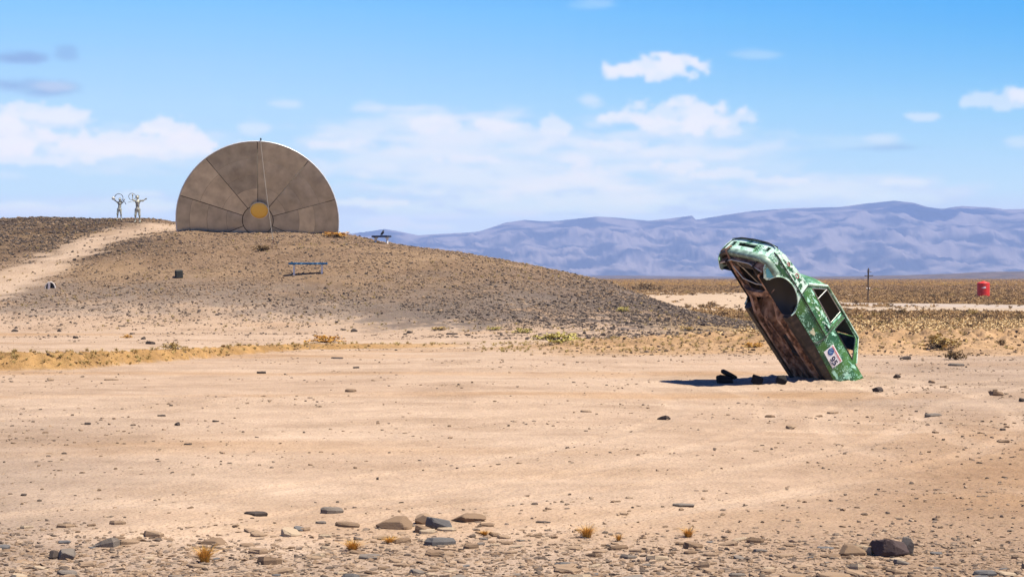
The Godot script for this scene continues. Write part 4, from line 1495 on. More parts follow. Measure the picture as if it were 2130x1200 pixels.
func bench(at: Vector3, turn: float, length: float, height: float, worn: bool, label: String) -> Node3D:
	var b := thing("bench", at, label, "bench", "blue benches on the rise")
	b.rotation.y = turn
	var m := grain_mat(noise_tex(91, 0.03, [[0.25, Color(0.01, 0.04, 0.10)], [0.5, Color(0.02, 0.09, 0.20)], [0.72, Color(0.05, 0.16, 0.30)], [0.88, Color(0.25, 0.36, 0.42)]], 128, 4), 1.4, 0.95)
	m.metallic_specular = 0.15
	if not worn:
		m = flat_mat(lin(0.015, 0.03, 0.08), 0.6)
	for k in 3:
		var st := start()
		box(st, Vector3(0, height + 0.045, (k - 1) * 0.125), Vector3(length, 0.09, 0.115), Basis.IDENTITY, 0.012)
		part("plank", done(st), m, b)
	var w := flat_mat(lin(0.72, 0.70, 0.66), 0.7)
	for g in [-1.0, 1.0]:
		var st := start()
		box(st, Vector3(g * length * 0.36, height * 0.5 - 0.12, 0), Vector3(0.085, height + 0.24, 0.10), Basis.IDENTITY, 0.012)
		part("leg", done(st), w, b)
		var sp := start()
		box(sp, Vector3(g * length * 0.36, height - 0.035, 0), Vector3(0.07, 0.06, 0.30), Basis.IDENTITY, 0.01)
		part("bearer", done(sp), w, b)
	return b

func build_small_things() -> void:
	bench(ground_at(640, 570), 0.06, 1.72, 0.42, true, "long weathered blue bench with white legs on the open slope")
	var b2 := ground_at(793, 506)
	var other := bench(b2, -0.55, 0.98, 0.30, false, "short dark blue bench with white legs on the skyline beside the saucer")
	# a bird sitting on it
	var s := 1.15
	var bm := blob_mesh([[Vector3(-0.03, 0.10, 0) * s, Vector3(0.025, 0.16, 0) * s, 0.045 * s, 0.05 * s], [Vector3(0.02, 0.17, 0) * s, Vector3(0.035, 0.225, 0) * s, 0.04 * s, 0.032 * s], [Vector3(0.05, 0.228, 0) * s, Vector3(0.088, 0.215, 0) * s, 0.014 * s, 0.005 * s], [Vector3(-0.03, 0.10, 0) * s, Vector3(-0.09, 0.01, 0) * s, 0.03 * s, 0.012 * s], [Vector3(0.0, 0.09, 0.02) * s, Vector3(0.005, 0.0, 0.025) * s, 0.008 * s, 0.007 * s], [Vector3(0.0, 0.09, -0.02) * s, Vector3(0.005, 0.0, -0.025) * s, 0.008 * s, 0.007 * s]], 0.008, 0.02)
	var bird := single("bird", bm, flat_mat(lin(0.012, 0.013, 0.018), 0.6), b2 + Vector3(0.05, 0.36, 0.02), "small dark bird perched on the short bench", "bird")
	bird.rotation.y = 0.1
	# two metal figures on the skyline
	var steel := grain_mat(noise_tex(95, 0.03, [[0.2, Color(0.16, 0.16, 0.14)], [0.5, Color(0.34, 0.35, 0.29)], [0.8, Color(0.5, 0.5, 0.43)]], 128, 4), 1.5, 0.55, null, 1.0, 0.25)
	M.dark_steel = flat_mat(lin(0.06, 0.06, 0.07), 0.5, 0.4)
	var p1 := ground_at(247, 458)
	var p2 := ground_at(285, 463)
	var sc := 1.22
	var f1 := thing("metal_figure", p1, "smaller pale metal figure holding a hoop round its raised head on the crest", "statue", "metal figures on the crest")
	part("body", blob_mesh(figure_bones(sc, Vector3(-0.24, 1.0, 0.05), Vector3(-0.20, 0.88, 0.03), Vector3(0.22, 0.90, 0.05), Vector3(0.16, 0.78, 0.04), 0.02), 0.024, 0.04), steel, f1)
	part("hoop", hoop(Vector3(-0.01, 0.99, 0.06) * sc, 0.185 * sc, Vector3(0.1, 0, 1), 0.018), M.dark_steel, f1)
	part("rod", bar([Vector3(0.18, 0.86, 0.06) * sc, Vector3(0.26, 0.80, 0.06) * sc, Vector3(0.31, 0.71, 0.06) * sc], [0.018], 5), M.dark_steel, f1)
	var plate := start()
	lathe(plate, PackedVector2Array([Vector2(0, 0.02), Vector2(0.08, 0.015), Vector2(0.09, 0.0), Vector2(0, 0.0)]), 14, Transform3D(Basis(Vector3.RIGHT, PI / 2), Vector3(-0.25, 0.97, 0.09) * sc))
	part("hand_plate", done(plate), flat_mat(lin(0.55, 0.55, 0.5), 0.5, 0.2), f1)
	sc = 1.46
	var f2 := thing("metal_figure", p2, "taller pale metal figure with arms spread wide and a raised hoop on the crest", "statue", "metal figures on the crest")
	part("body", blob_mesh(figure_bones(sc, Vector3(-0.17, 1.0, 0.05), Vector3(-0.17, 0.84, 0.05), Vector3(0.30, 0.86, 0.05), Vector3(0.20, 0.79, 0.03), 0.0), 0.024, 0.04), steel, f2)
	part("hoop", hoop(Vector3(-0.19, 0.95, 0.04) * sc, 0.125 * sc, Vector3(0.35, 0.1, 1), 0.014), M.dark_steel, f2)
	part("rod", bar([Vector3(-0.34, 0.74, 0.1) * sc, Vector3(0.0, 0.79, 0.1) * sc, Vector3(0.36, 0.85, 0.08) * sc], [0.014], 5), steel, f2)
	part("hair", blob_mesh([[Vector3(0, 0.955, -0.012) * sc, Vector3(0, 0.90, -0.035) * sc, 0.06 * sc, 0.045 * sc]], 0.02, 0.02), M.dark_steel, f2)
	# black block and arched marker on the slope
	var bp := ground_at(371, 577)
	var blk := start()
	box(blk, Vector3(0, 0.14, 0), Vector3(0.34, 0.40, 0.32), Basis(Vector3.UP, 0.3) * Basis(Vector3.BACK, 0.06), 0.05)
	single("black_block", done(blk), flat_mat(lin(0.014, 0.015, 0.012), 0.7), bp, "squat black block lying on the brown stony slope", "block")
	var mp := ground_at(103, 600)
	var mk := thing("arched_marker", mp, "small pale arched marker with a dark hollow standing low on the left slope", "marker")
	var ar := start()
	var apts := []
	for k in 13:
		var a := PI * k / 12.0
		apts.append(Vector3(cos(a) * 0.22, sin(a) * 0.29 - 0.01, 0))
	tube(ar, apts, [0.032], 6)
	part("arch", done(ar), flat_mat(lin(0.42, 0.38, 0.35), 0.8), mk)
	var hol := start()
	hol.set_smooth_group(0xFFFFFFFF)
	for k in 12:
		tri3(hol, Vector3(0, -0.02, -0.06), apts[k] + Vector3(0, 0, -0.06), apts[k + 1] + Vector3(0, 0, -0.06))
		quad(hol, apts[k], apts[k + 1], apts[k + 1] + Vector3(0, 0, -0.06), apts[k] + Vector3(0, 0, -0.06))
	part("hollow", done(hol), M.black, mk)
	var up := start()
	box(up, Vector3(-0.045, 0.10, 0.05), Vector3(0.10, 0.28, 0.06), Basis(Vector3.BACK, -0.04), 0.012)
	part("upright", done(up), flat_mat(lin(0.36, 0.32, 0.34), 0.7), mk)
	# a cloud out of sight above, whose shade lies on the range
	var spot := Vector3((1945.0 - CX) / F * 12300.0, 480.0, -12300.0)
	var alt := deg_to_rad(64.0)
	var to_sun := Vector3(cos(alt) * cos(deg_to_rad(21.0)), sin(alt), cos(alt) * sin(deg_to_rad(21.0)))
	var cst := start()
	var ball := ico(3)
	for e in [[0, 0, 0, 260, 120, 300], [-210, -10, 60, 180, 80, 200], [230, -20, -40, 190, 80, 200], [50, 50, 30, 150, 80, 170]]:
		cst.set_smooth_group(1)
		for f in ball[1]:
			var tp3 := []
			for i in [0, 2, 1]:
				var v: Vector3 = ball[0][f[i]]
				v *= 1.0 + n_wide.get_noise_3d(v.x * 40.0, v.y * 40.0, v.z * 40.0) * 0.35
				tp3.append(Vector3(e[0], e[1], e[2]) + v * Vector3(e[3], e[4] if v.y > 0 else e[4] * 0.4, e[5]))
			tri3(cst, tp3[0], tp3[1], tp3[2])
	single("cloud", done(cst), flat_mat(Color(0.95, 0.95, 0.96), 1.0), spot + to_sun * (2600.0 / sin(alt)), "white fair-weather cloud high over the mountain range", "cloud")
	# red tank beyond the road
	var tp := ground_at(2047, 618)
	var sc2 := -tp.z / F
	var tank := thing("red_tank", tp, "bright red cylindrical tank with a white mark standing in the scrub", "tank")
	var tr := 13.0 * sc2
	var th := 30.0 * sc2
	var body := start()
	var prof := PackedVector2Array([Vector2(0, 0), Vector2(tr, 0)])
	for k in 7:
		var y := th * (k + 0.5) / 7.5
		prof.append_array([Vector2(tr, y), Vector2(tr * 0.975, y + th * 0.03), Vector2(tr, y + th * 0.06)])
	prof.append_array([Vector2(tr, th * 0.97), Vector2(tr * 0.9, th * 1.01), Vector2(tr * 0.3, th * 1.07), Vector2(0, th * 1.08)])
	lathe(body, prof, 32)
	var red := grain_mat(noise_tex(98, 0.03, [[0.2, Color(0.42, 0.02, 0.014)], [0.55, Color(0.58, 0.014, 0.009)], [0.85, Color(0.62, 0.05, 0.035)]], 128, 4), 0.7, 0.55)
	part("shell", done(body), red, tank)
	var cap := start()
	lathe(cap, PackedVector2Array([Vector2(tr * 0.25, th * 1.05), Vector2(tr * 0.25, th * 1.11), Vector2(0, th * 1.12)]), 16)
	part("lid", done(cap), red, tank)
	var markf := func(p): return Vector3(sin(p.x) * tr * 1.008, p.y, cos(p.x) * tr * 1.008)
	part("white_mark", panel(poly([-0.62, th * 0.64, -0.25, th * 0.70, 0.0, th * 0.75, 0.12, th * 0.70, 0.18, th * 0.63, -0.2, th * 0.60]), [], markf, 0.15, th * 0.05), flat_mat(lin(0.8, 0.72, 0.72), 0.6), tank)
	# post with cross-arms beside the road
	var pp := ground_at(1807, 627)
	var k2 := -pp.z / F
	var post := thing("signpost", pp, "slim dark wooden post with cross-arms standing beside the pale road", "post")
	var wood := grain_mat(noise_tex(97, 0.05, [[0.2, Color(0.035, 0.025, 0.02)], [0.8, Color(0.12, 0.085, 0.06)]], 128, 3), 1.0, 0.9)
	part("pole", bar([Vector3(0, -0.3, 0), Vector3(0, 45 * k2, 0), Vector3(0.3 * k2, 66 * k2, 0), Vector3(0.8 * k2, 69.5 * k2, 0)], [1.3 * k2, 1.5 * k2, 1.7 * k2, 0.8 * k2], 8), wood, post)
	for e in [[-8.0, 10.0, 53.5, 1.1], [-3.0, 6.5, 61.5, 0.7], [-2.5, 3.5, 64.8, 0.6]]:
		var ca := start()
		box(ca, Vector3((e[0] + e[1]) * 0.5, e[2], 1.6) * k2, Vector3(e[1] - e[0], e[3] * 1.6, 1.4) * k2, Basis(Vector3.BACK, 0.02), 0.2 * k2)
		part("cross_arm", done(ca), wood, post)
	for g in [-2.6, 2.9]:
		var ins := start()
		lathe(ins, PackedVector2Array([Vector2(0, -1.6), Vector2(1.1, -1.2), Vector2(1.3, 0.2), Vector2(0.7, 1.4), Vector2(0, 1.6)]), 10, Transform3D(Basis.from_scale(Vector3.ONE * k2), Vector3(g, 27.0, 0.6) * k2))
		part("white_knob", done(ins), flat_mat(lin(0.7, 0.66, 0.6), 0.5), post)

# ------------------------------------------------------------------ stones
var slabs := []
var blocks := []
var chips := []

func stone_at(px: float, py: float, w: float, h: float, mat: String, called: String, label: String, group: String, kind := 0, turn := 0.0, tilt := 0.0) -> void:
	# w, h: width and height in photograph pixels; the stone sits a little in the soil
	var p := ground_at(px, py)
	var k := -p.z / F
	var me: Mesh = (slabs if kind == 0 else blocks)[rng.randi() % (slabs if kind == 0 else blocks).size()]
	var o := single(called, me, M["stone_" + mat], p, label, "stone", group)
	var sx := w * k * (0.57 if kind == 0 else 0.74)
	var sy := h * k * (0.55 if kind == 0 else 0.85)
	o.basis = Basis(Vector3.UP, turn) * Basis(Vector3.BACK, tilt) * Basis.from_scale(Vector3(sx, sy, sx * rng.randf_range(0.6, 0.9)))
	o.position.y += sy * (0.15 if kind == 0 else 0.32)

func scatter(called: String, label: String, category: String, list: Array, meshes: Array, mat: Material, tone := 0.8) -> void:
	# list: [position, scale vector, colour]; one MultiMesh for each mesh variant, all under one object
	var root := Node3D.new()
	root.name = called
	root.set_meta("kind", "stuff")
	tag(root, label, category)
	add_child(root)
	for v in meshes.size():
		var mm := MultiMesh.new()
		mm.transform_format = MultiMesh.TRANSFORM_3D
		mm.use_colors = true
		mm.mesh = meshes[v]
		var mine := []
		for i in range(v, list.size(), meshes.size()):
			mine.append(list[i])
		mm.instance_count = mine.size()
		for i in mine.size():
			mm.set_instance_transform(i, Transform3D(mine[i][1], mine[i][0]))
			mm.set_instance_color(i, mine[i][2] * tone)
		var o := MultiMeshInstance3D.new()
		o.name = "piece"
		o.multimesh = mm
		o.material_override = mat
		o.set_meta("kind", "stuff")
		root.add_child(o, true)

func chip(r: RandomNumberGenerator, x: float, d: float, s: float, flat: float, col: Color) -> Array:
	var b := Basis(Vector3.UP, r.randf() * TAU) * Basis(Vector3.RIGHT, r.randfn(0, 0.22)) * Basis.from_scale(Vector3(s * r.randf_range(0.7, 1.5), s * flat, s * r.randf_range(0.6, 1.0)))
	return [Vector3(x, ground(x, d) + s * flat * 0.25, -d), b, col]

func build_stones() -> void:
	for k in 14:
		slabs.append(slab_mesh(200 + k))
	for k in 8:
		blocks.append(rock_mesh(300 + k, 3, 13, 0.008, 0.25, 0.5, 0.72))
	for k in 6:
		chips.append(rock_mesh(400 + k, 0, 4, 0.14))
	var chips2 := []
	for k in 6:
		chips2.append(rock_mesh(430 + k, 1, 6, 0.05, 0.3))
	# stones that stand out one by one
	stone_at(1853, 1156, 66, 42, "purple", "boulder", "dark purple-brown boulder with a smooth pale top, largest in the stony foreground", "", 1, 0.35)
	stone_at(1890, 1152, 34, 40, "grey", "upright_stone", "upright grey slab of stone leaning behind the dark boulder", "", 1, 0.9)
	stone_at(1770, 1154, 50, 22, "brown", "rounded_stone", "rounded brown stone to one side of the dark boulder", "", 1, 0.2)
	stone_at(1806, 1152, 40, 18, "pale", "cream_stone", "cream flat stone between the brown stone and the dark boulder", "")
	stone_at(1868, 1168, 36, 10, "pale", "flat_stone", "pale flat stone lying at the foot of the dark boulder", "")
	stone_at(826, 1097, 62, 26, "brown", "broken_stone", "broken brown stone with a pale flat top and rough front edge", "", 1, 0.1)
	stone_at(884, 1089, 44, 22, "tan", "tan_stone", "tan stone just behind the ribbed blue-grey stone", "", 1, 0.5)
	stone_at(912, 1099, 56, 28, "blue", "ribbed_stone", "blue-grey stone with a ribbed sloping face on the sand", "", 1, -0.3)
	stone_at(975, 1084, 62, 17, "brown", "long_stone", "low long brown stone with a dark nose beside the blue-grey stone", "", 1, 0.1)
	stone_at(930, 1103, 44, 8, "pale", "thin_stone", "thin cream stone in front of the blue-grey stone", "")
	stone_at(688, 1065, 52, 16, "grey", "grey_slab", "grey slab with a dark hollow end lying alone on the sand", "", 0, 0.1, -0.1)
	stone_at(532, 1070, 50, 8, "dark", "dark_slab", "thin long dark slab lying alone on the sand", "")
	stone_at(222, 1136, 56, 18, "grey", "smooth_slab", "smooth grey sloping slab among gravel", "", 0, 0.2, 0.12)
	stone_at(140, 1163, 34, 26, "grey", "standing_stone", "grey standing stone beside its dark broken half", "", 1, 0.2)
	stone_at(112, 1162, 26, 18, "dark", "broken_half", "dark broken stone beside the grey standing stone", "", 1, 0.9)
	stone_at(446, 1131, 46, 14, "brown", "knobbly_stone", "knobbly brown stone beside the largest dry tuft", "", 1)
	stone_at(1508, 797, 30, 20, "black", "black_stone", "squat black stone carrying a tilted black slab beside the car's shadow", "", 1)
	stone_at(1576, 799, 26, 23, "black", "black_stone", "square black stone between the propped slab and the car", "", 1, 0.1)
	stone_at(1628, 798, 22, 20, "black", "black_stone", "small low black stone close to the car's buried tail", "", 1)
	# the slab propped on the first of them
	var lp := ground_at(1513, 795)
	var ls := single("propped_slab", rock_mesh(520, 3, 12, 0.01, 0.3, 0.6, 0.85), M.stone_black, lp + Vector3(0.03, 0.155, 0.09), "flat black slab propped at a slant on a black stone", "stone")
	ls.basis = Basis(Vector3.BACK, -0.5) * Basis.from_scale(Vector3(0.20, 0.07, 0.17))
	for e in [[1828, 815, 24, 11, "dark"], [1867, 786, 15, 9, "dark"], [1382, 873, 27, 9, "dark"], [543, 777, 20, 7, "dark"], [729, 815, 28, 8, "brown"], [740, 766, 18, 5, "dark"], [313, 716, 22, 8, "dark"], [701, 746, 34, 4, "dark"], [1601, 868, 26, 6, "brown"], [1645, 892, 20, 9, "tan"], [1220, 857, 26, 5, "tan"], [1734, 860, 30, 6, "tan"], [1944, 866, 40, 9, "grey"], [2074, 823, 26, 12, "brown"], [2127, 836, 14, 10, "dark"], [1130, 1087, 34, 4, "dark"], [1140, 1060, 16, 6, "tan"], [1297, 1070, 18, 5, "tan"], [1420, 1051, 52, 5, "grey"], [668, 1089, 26, 7, "grey"], [369, 885, 12, 8, "dark"], [390, 925, 18, 4, "dark"], [48, 1031, 12, 5, "dark"], [335, 866, 18, 5, "dark"], [447, 877, 16, 4, "dark"], [180, 883, 18, 6, "dark"], [645, 968, 12, 4, "brown"], [785, 998, 6, 6, "dark"], [1705, 867, 16, 5, "brown"], [1965, 806, 16, 6, "tan"], [1940, 797, 12, 8, "tan"], [1886, 747, 26, 8, "dark"], [1990, 761, 34, 8, "grey"], [2090, 920, 28, 7, "brown"], [2088, 895, 16, 6, "dark"], [1946, 901, 18, 5, "brown"], [735, 690, 14, 7, "dark"], [852, 693, 12, 5, "dark"], [940, 696, 24, 5, "dark"], [973, 698, 14, 5, "dark"], [122, 690, 9, 5, "dark"], [156, 704, 10, 6, "dark"], [28, 690, 14, 6, "dark"], [298, 706, 10, 6, "dark"], [103, 792, 16, 7, "tan"], [230, 791, 28, 5, "tan"], [1345, 733, 10, 4, "dark"], [2010, 710, 12, 6, "brown"]]:
		var where := "loose on the open sandy clearing"
		if e[1] < 720 and e[0] < 340:
			where = "on the flat behind the orange berm"
		elif e[1] < 720:
			where = "at the foot of the stony rise"
		elif e[0] > 1690 and e[1] < 840:
			where = "on the sand not far from the car"
		elif e[0] > 1850:
			where = "on the gravelly sand beyond the car"
		elif e[1] > 1020:
			where = "just behind the stony foreground strip"
		elif e[0] < 480 and e[1] > 840:
			where = "on the gravelly sand of the clearing"
		elif e[1] < 800:
			where = "on the sand in front of the orange berm"
		var look: String = {"dark": "dark", "brown": "brown", "tan": "tan", "grey": "grey"}[e[4]]
		stone_at(e[0], e[1], e[2], e[3], e[4], "loose_stone", "%s%s stone lying %s" % ["long " if e[2] > 25 else ("tiny " if e[2] < 13 else ""), look, where], "%s stones loose on the clearing" % look, 0 if e[3] < e[2] * 0.4 else 1, rng.randf_range(-0.5, 0.5))
	# flat stones of the foreground strip
	var r := RandomNumberGenerator.new()
	r.seed = 31
	var kinds := ["tan", "tan", "pale", "grey", "brown", "tan", "pale", "tan", "blue", "brown", "tan"]
	for i in 330:
		var py := 1200.0 + 14.0 - pow(r.randf(), 1.4) * 128.0
		var px := r.randf_range(-40, 2170)
		if px > 1900 and py < 1150 or px < 560 and r.randf() < 0.35 or px > 1250 and px < 1850 and py < 1122 or (px < 900 and py < 1090 and r.randf() < 0.6):
			continue
		if absf(px - 1850) < 60 and py < 1165:
			continue
		var w: float = 14.0 + absf(r.randfn(0, 1)) * 22.0
		var kind: String = kinds[r.randi() % kinds.size()]
		var th := r.randf_range(0.13, 0.34)
		var tl := r.randfn(0, 0.08)
		var word: String = {"blue": "bluish"}.get(kind, kind)
		var size := "broad " if w > 38.0 else ("little " if w < 19.0 else "")
		var thick := "thick " if th > 0.28 else ("thin " if th < 0.18 else "")
		var lie := "tilted in" if absf(tl) > 0.09 else "bedded in"
		var by := " the stony strip of foreground"
		for e in [[1853, "the dark purple-brown boulder"], [425, "the largest dry tuft"], [733, "the tuft with a bare twig"], [1221, "the dense orange tuft"], [140, "the grey standing stone"], [222, "the smooth grey slab"], [1432, "the thin orange tuft"], [910, "the ribbed blue-grey stone"]]:
			if absf(px - e[0]) < 75.0:
				by = " gravel near " + e[1]
		stone_at(px, py, w, w * th, kind, "flat_stone", "%s%s%s flat stone %s%s" % [size, thick, word, lie, by], "%s flat stones of the foreground strip" % word, 0, r.randf_range(-0.6, 0.6), tl)
	# gravel of the strip and the clearing
	var g := []
	var tones := [Color(0.33, 0.23, 0.155), Color(0.40, 0.295, 0.21), Color(0.21, 0.16, 0.125), Color(0.24, 0.165, 0.11), Color(0.13, 0.10, 0.08), Color(0.33, 0.24, 0.17)]
	for i in 42000:
		var d := 11.6 + pow(r.randf(), 1.7) * 4.2
		var x := r.randf_range(-1, 1) * (d * 0.33 + 0.6)
		if n_mid.get_noise_2d(x * 2.0, d * 2.0) * 0.6 + 13.4 + n_wide.get_noise_2d(x * 4.0, 2.0) < d - r.randf() * 1.2:
			continue
		g.append(chip(r, x, d, 0.005 + pow(r.randf(), 4.0) * 0.034, r.randf_range(0.18, 0.45), tones[r.randi() % 6]))
	for i in 120000:
		# finer, thinning out over the sand
		var d := 12.0 + pow(r.randf(), 1.3) * 54.0
		var x := r.randf_range(-1, 1) * (d * 0.33 + 0.6)
		var dens := 0.10 + 0.8 * n_wide.get_noise_2d(x * 2.0, d * 3.0) + 0.4 * n_mid.get_noise_2d(x, d)
		var X := x / d
		dens += smoothstep(-0.10, -0.28, X) * smoothstep(34.0, 20.0, d) * 0.5 + smoothstep(0.14, 0.26, X) * 0.4
		if r.randf() > dens:
			continue
		g.append(chip(r, x, d, (0.0035 + pow(r.randf(), 9.0) * 0.03) * (0.7 + d * 0.022), r.randf_range(0.25, 0.6), tones[[0, 1, 2, 5, 4, 3][r.randi() % 6]] * r.randf_range(0.75, 1.15)))
	scatter("gravel", "loose gravel and chips spread over the sandy clearing", "gravel", g, chips, M.stone_copies)
	# shale of the rise
	var h := []
	for i in 190000:
		var d := 58.0 + 50.0 * r.randf()
		var x := r.randf_range(-0.335, 0.16) * d
		var hl := hill(x, d)
		var m := n_mid.get_noise_2d(x * 0.8, d * 1.6)
		var w := n_wide.get_noise_2d(x * 0.9 + 40.0, d * 2.2)
		var X := CX + F * x / d
		if hl < 0.04 + r.randf() * lerpf(1.2, 0.5, smoothstep(400.0, 1100.0, X)) + m * 0.3 + w * 0.5:
			continue
		if r.randf() < smoothstep(0.05, 0.5, n_mid.get_noise_2d(x * 0.5 + 30.0, d * 0.5)) * 0.75:
			continue
		if X < 520.0 and near_path(Vector2(x, d), track) + m * 1.2 < 1.5 and r.randf() < 0.93:
			continue
		var dark := clampf(smoothstep(700.0, 1350.0, X + w * 300.0) * smoothstep(2.8, 0.3, hl + m * 0.4) + smoothstep(440.0, 160.0, X) * smoothstep(2.4, 3.8, hl + m), 0, 1)
		var c := Color(0.25, 0.17, 0.108).lerp(Color(0.37, 0.265, 0.18), r.randf())
		if hl < 1.2 + m:
			c = c.lerp(Color(0.25, 0.195, 0.155), 0.6)
		if r.randf() < 0.20 + dark * 0.6:
			c = Color(0.075, 0.058, 0.05).lerp(Color(0.14, 0.115, 0.10), r.randf())
		var s := 0.016 + pow(r.randf(), 5.0) * 0.075 + dark * r.randf() * 0.035
		h.append(chip(r, x, d, s, r.randf_range(0.35, 0.8), c))
	scatter("shale_rubble", "brown and grey shale rubble covering the rise", "rubble", h, chips, M.stone_copies)
	# clods of the pushed-up sand
	var q := []
	for i in 24000:
		var d := 37.0 + 20.0 * r.randf()
		var x := r.randf_range(-0.33, 0.33) * d
		var X := CX + F * x / d
		var c := Color(0.42, 0.27, 0.13)
		if X < 1000.0:
			var b := table(BERM, X, 1)
			if d < b or d > b + 2.0 or r.randf() > table(BERM, X, 2) * 2.5:
				continue
		else:
			if d < 45.0 + r.randf() * 4.0 or d > 54.5 or r.randf() > smoothstep(1020.0, 1300.0, X):
				continue
			c = Color(0.42, 0.29, 0.175)
		c = c * r.randf_range(0.7, 1.1)
		if r.randf() < 0.2:
			c = Color(0.11, 0.08, 0.06)
		q.append(chip(r, x, d, 0.012 + pow(r.randf(), 5.0) * 0.07, r.randf_range(0.4, 0.8), c))
	scatter("sand_clods", "orange clods and stones on the pushed-up sand banks", "clods", q, chips2, M.stone_copies)

# ------------------------------------------------------------------ plants
func tuft_mesh(sd: int, n: int, spread: float, stiff: float, width: float) -> ArrayMesh:
	# a dry tuft of unit height: tapering blades that fan out from the root
	var r := RandomNumberGenerator.new()
	r.seed = sd
	var st := start()
	st.set_smooth_group(0xFFFFFFFF)
	for i in n:
		var a := r.randf() * TAU
		var lean := absf(r.randfn(0, 1)) * spread
		var out := Vector3(cos(a), 0, sin(a))
		var root := out * r.randf() * spread * 0.35
		var l := r.randf_range(0.45, 1.0)
		var p1 := root + (Vector3.UP + out * lean * 0.6) * l * 0.5
		var p2 := root + (Vector3.UP * stiff + out * lean * 1.3) * l
		var s := out.cross(Vector3.UP).rotated(Vector3.UP, r.randf_range(-0.9, 0.9)) * width
		tri3(st, root - s, p1 - s * 0.7, root + s)
		tri3(st, root + s, p1 - s * 0.7, p1 + s * 0.7)
		tri3(st, p1 - s * 0.7, p2, p1 + s * 0.7)
	return done(st)

func bush_mesh(sd: int, twigs: int, leaves: int, flat: float, leaf: float) -> Array:
	# a low Karoo bush of unit radius: [twigs, leaf clumps]
	var r := RandomNumberGenerator.new()
	r.seed = sd
	var st := start()
	var sl := start()
	sl.set_smooth_group(0xFFFFFFFF)
	var tips := []
	for i in twigs:
		var a := r.randf() * TAU
		var el := r.randf_range(0.15, 1.35)
		var l := r.randf_range(0.55, 1.0)
		var tip := Vector3(cos(a) * cos(el), sin(el) * flat * 1.2, sin(a) * cos(el)) * l
		var mid := tip * 0.5 + Vector3(r.randfn(0, 0.05), 0.10 * flat, r.randfn(0, 0.05))
		tube(st, [Vector3.ZERO, mid, tip], [0.03, 0.018, 0.006], 3)
		tips.append([mid, tip])
	sl.set_smooth_group(0xFFFFFFFF)
	for i in leaves:
		var t: Array = tips[i % tips.size()]
		var p: Vector3 = (t[0] as Vector3).lerp(t[1], r.randf_range(0.1, 1.05)) + Vector3(r.randfn(0, 0.08), r.randfn(0, 0.06) * flat, r.randfn(0, 0.08))
		if p.y < 0.01:
			p.y = 0.02 + r.randf() * 0.06
		var u := Vector3(r.randfn(0, 1), r.randfn(0, 1), r.randfn(0, 1)).normalized() * leaf * r.randf_range(0.6, 1.3)
		var w := u.cross(Vector3(r.randfn(0, 1), r.randfn(0, 1), r.randfn(0, 1))).normalized() * leaf * 0.55
		tri3(sl, p - u, p + w, p + u)
		tri3(sl, p - u, p + u, p - w)
	return [done(st), done(sl)]

func leaf_mat(a: Color, b: Color, sd: int) -> StandardMaterial3D:
	var m := grain_mat(noise_tex(sd, 0.05, [[0.25, a], [0.75, b]], 64, 3), 3.0, 0.9)
	m.metallic_specular = 0.2
	m.backlight_enabled = true
	m.backlight = (a * 0.8).linear_to_srgb()
	return m

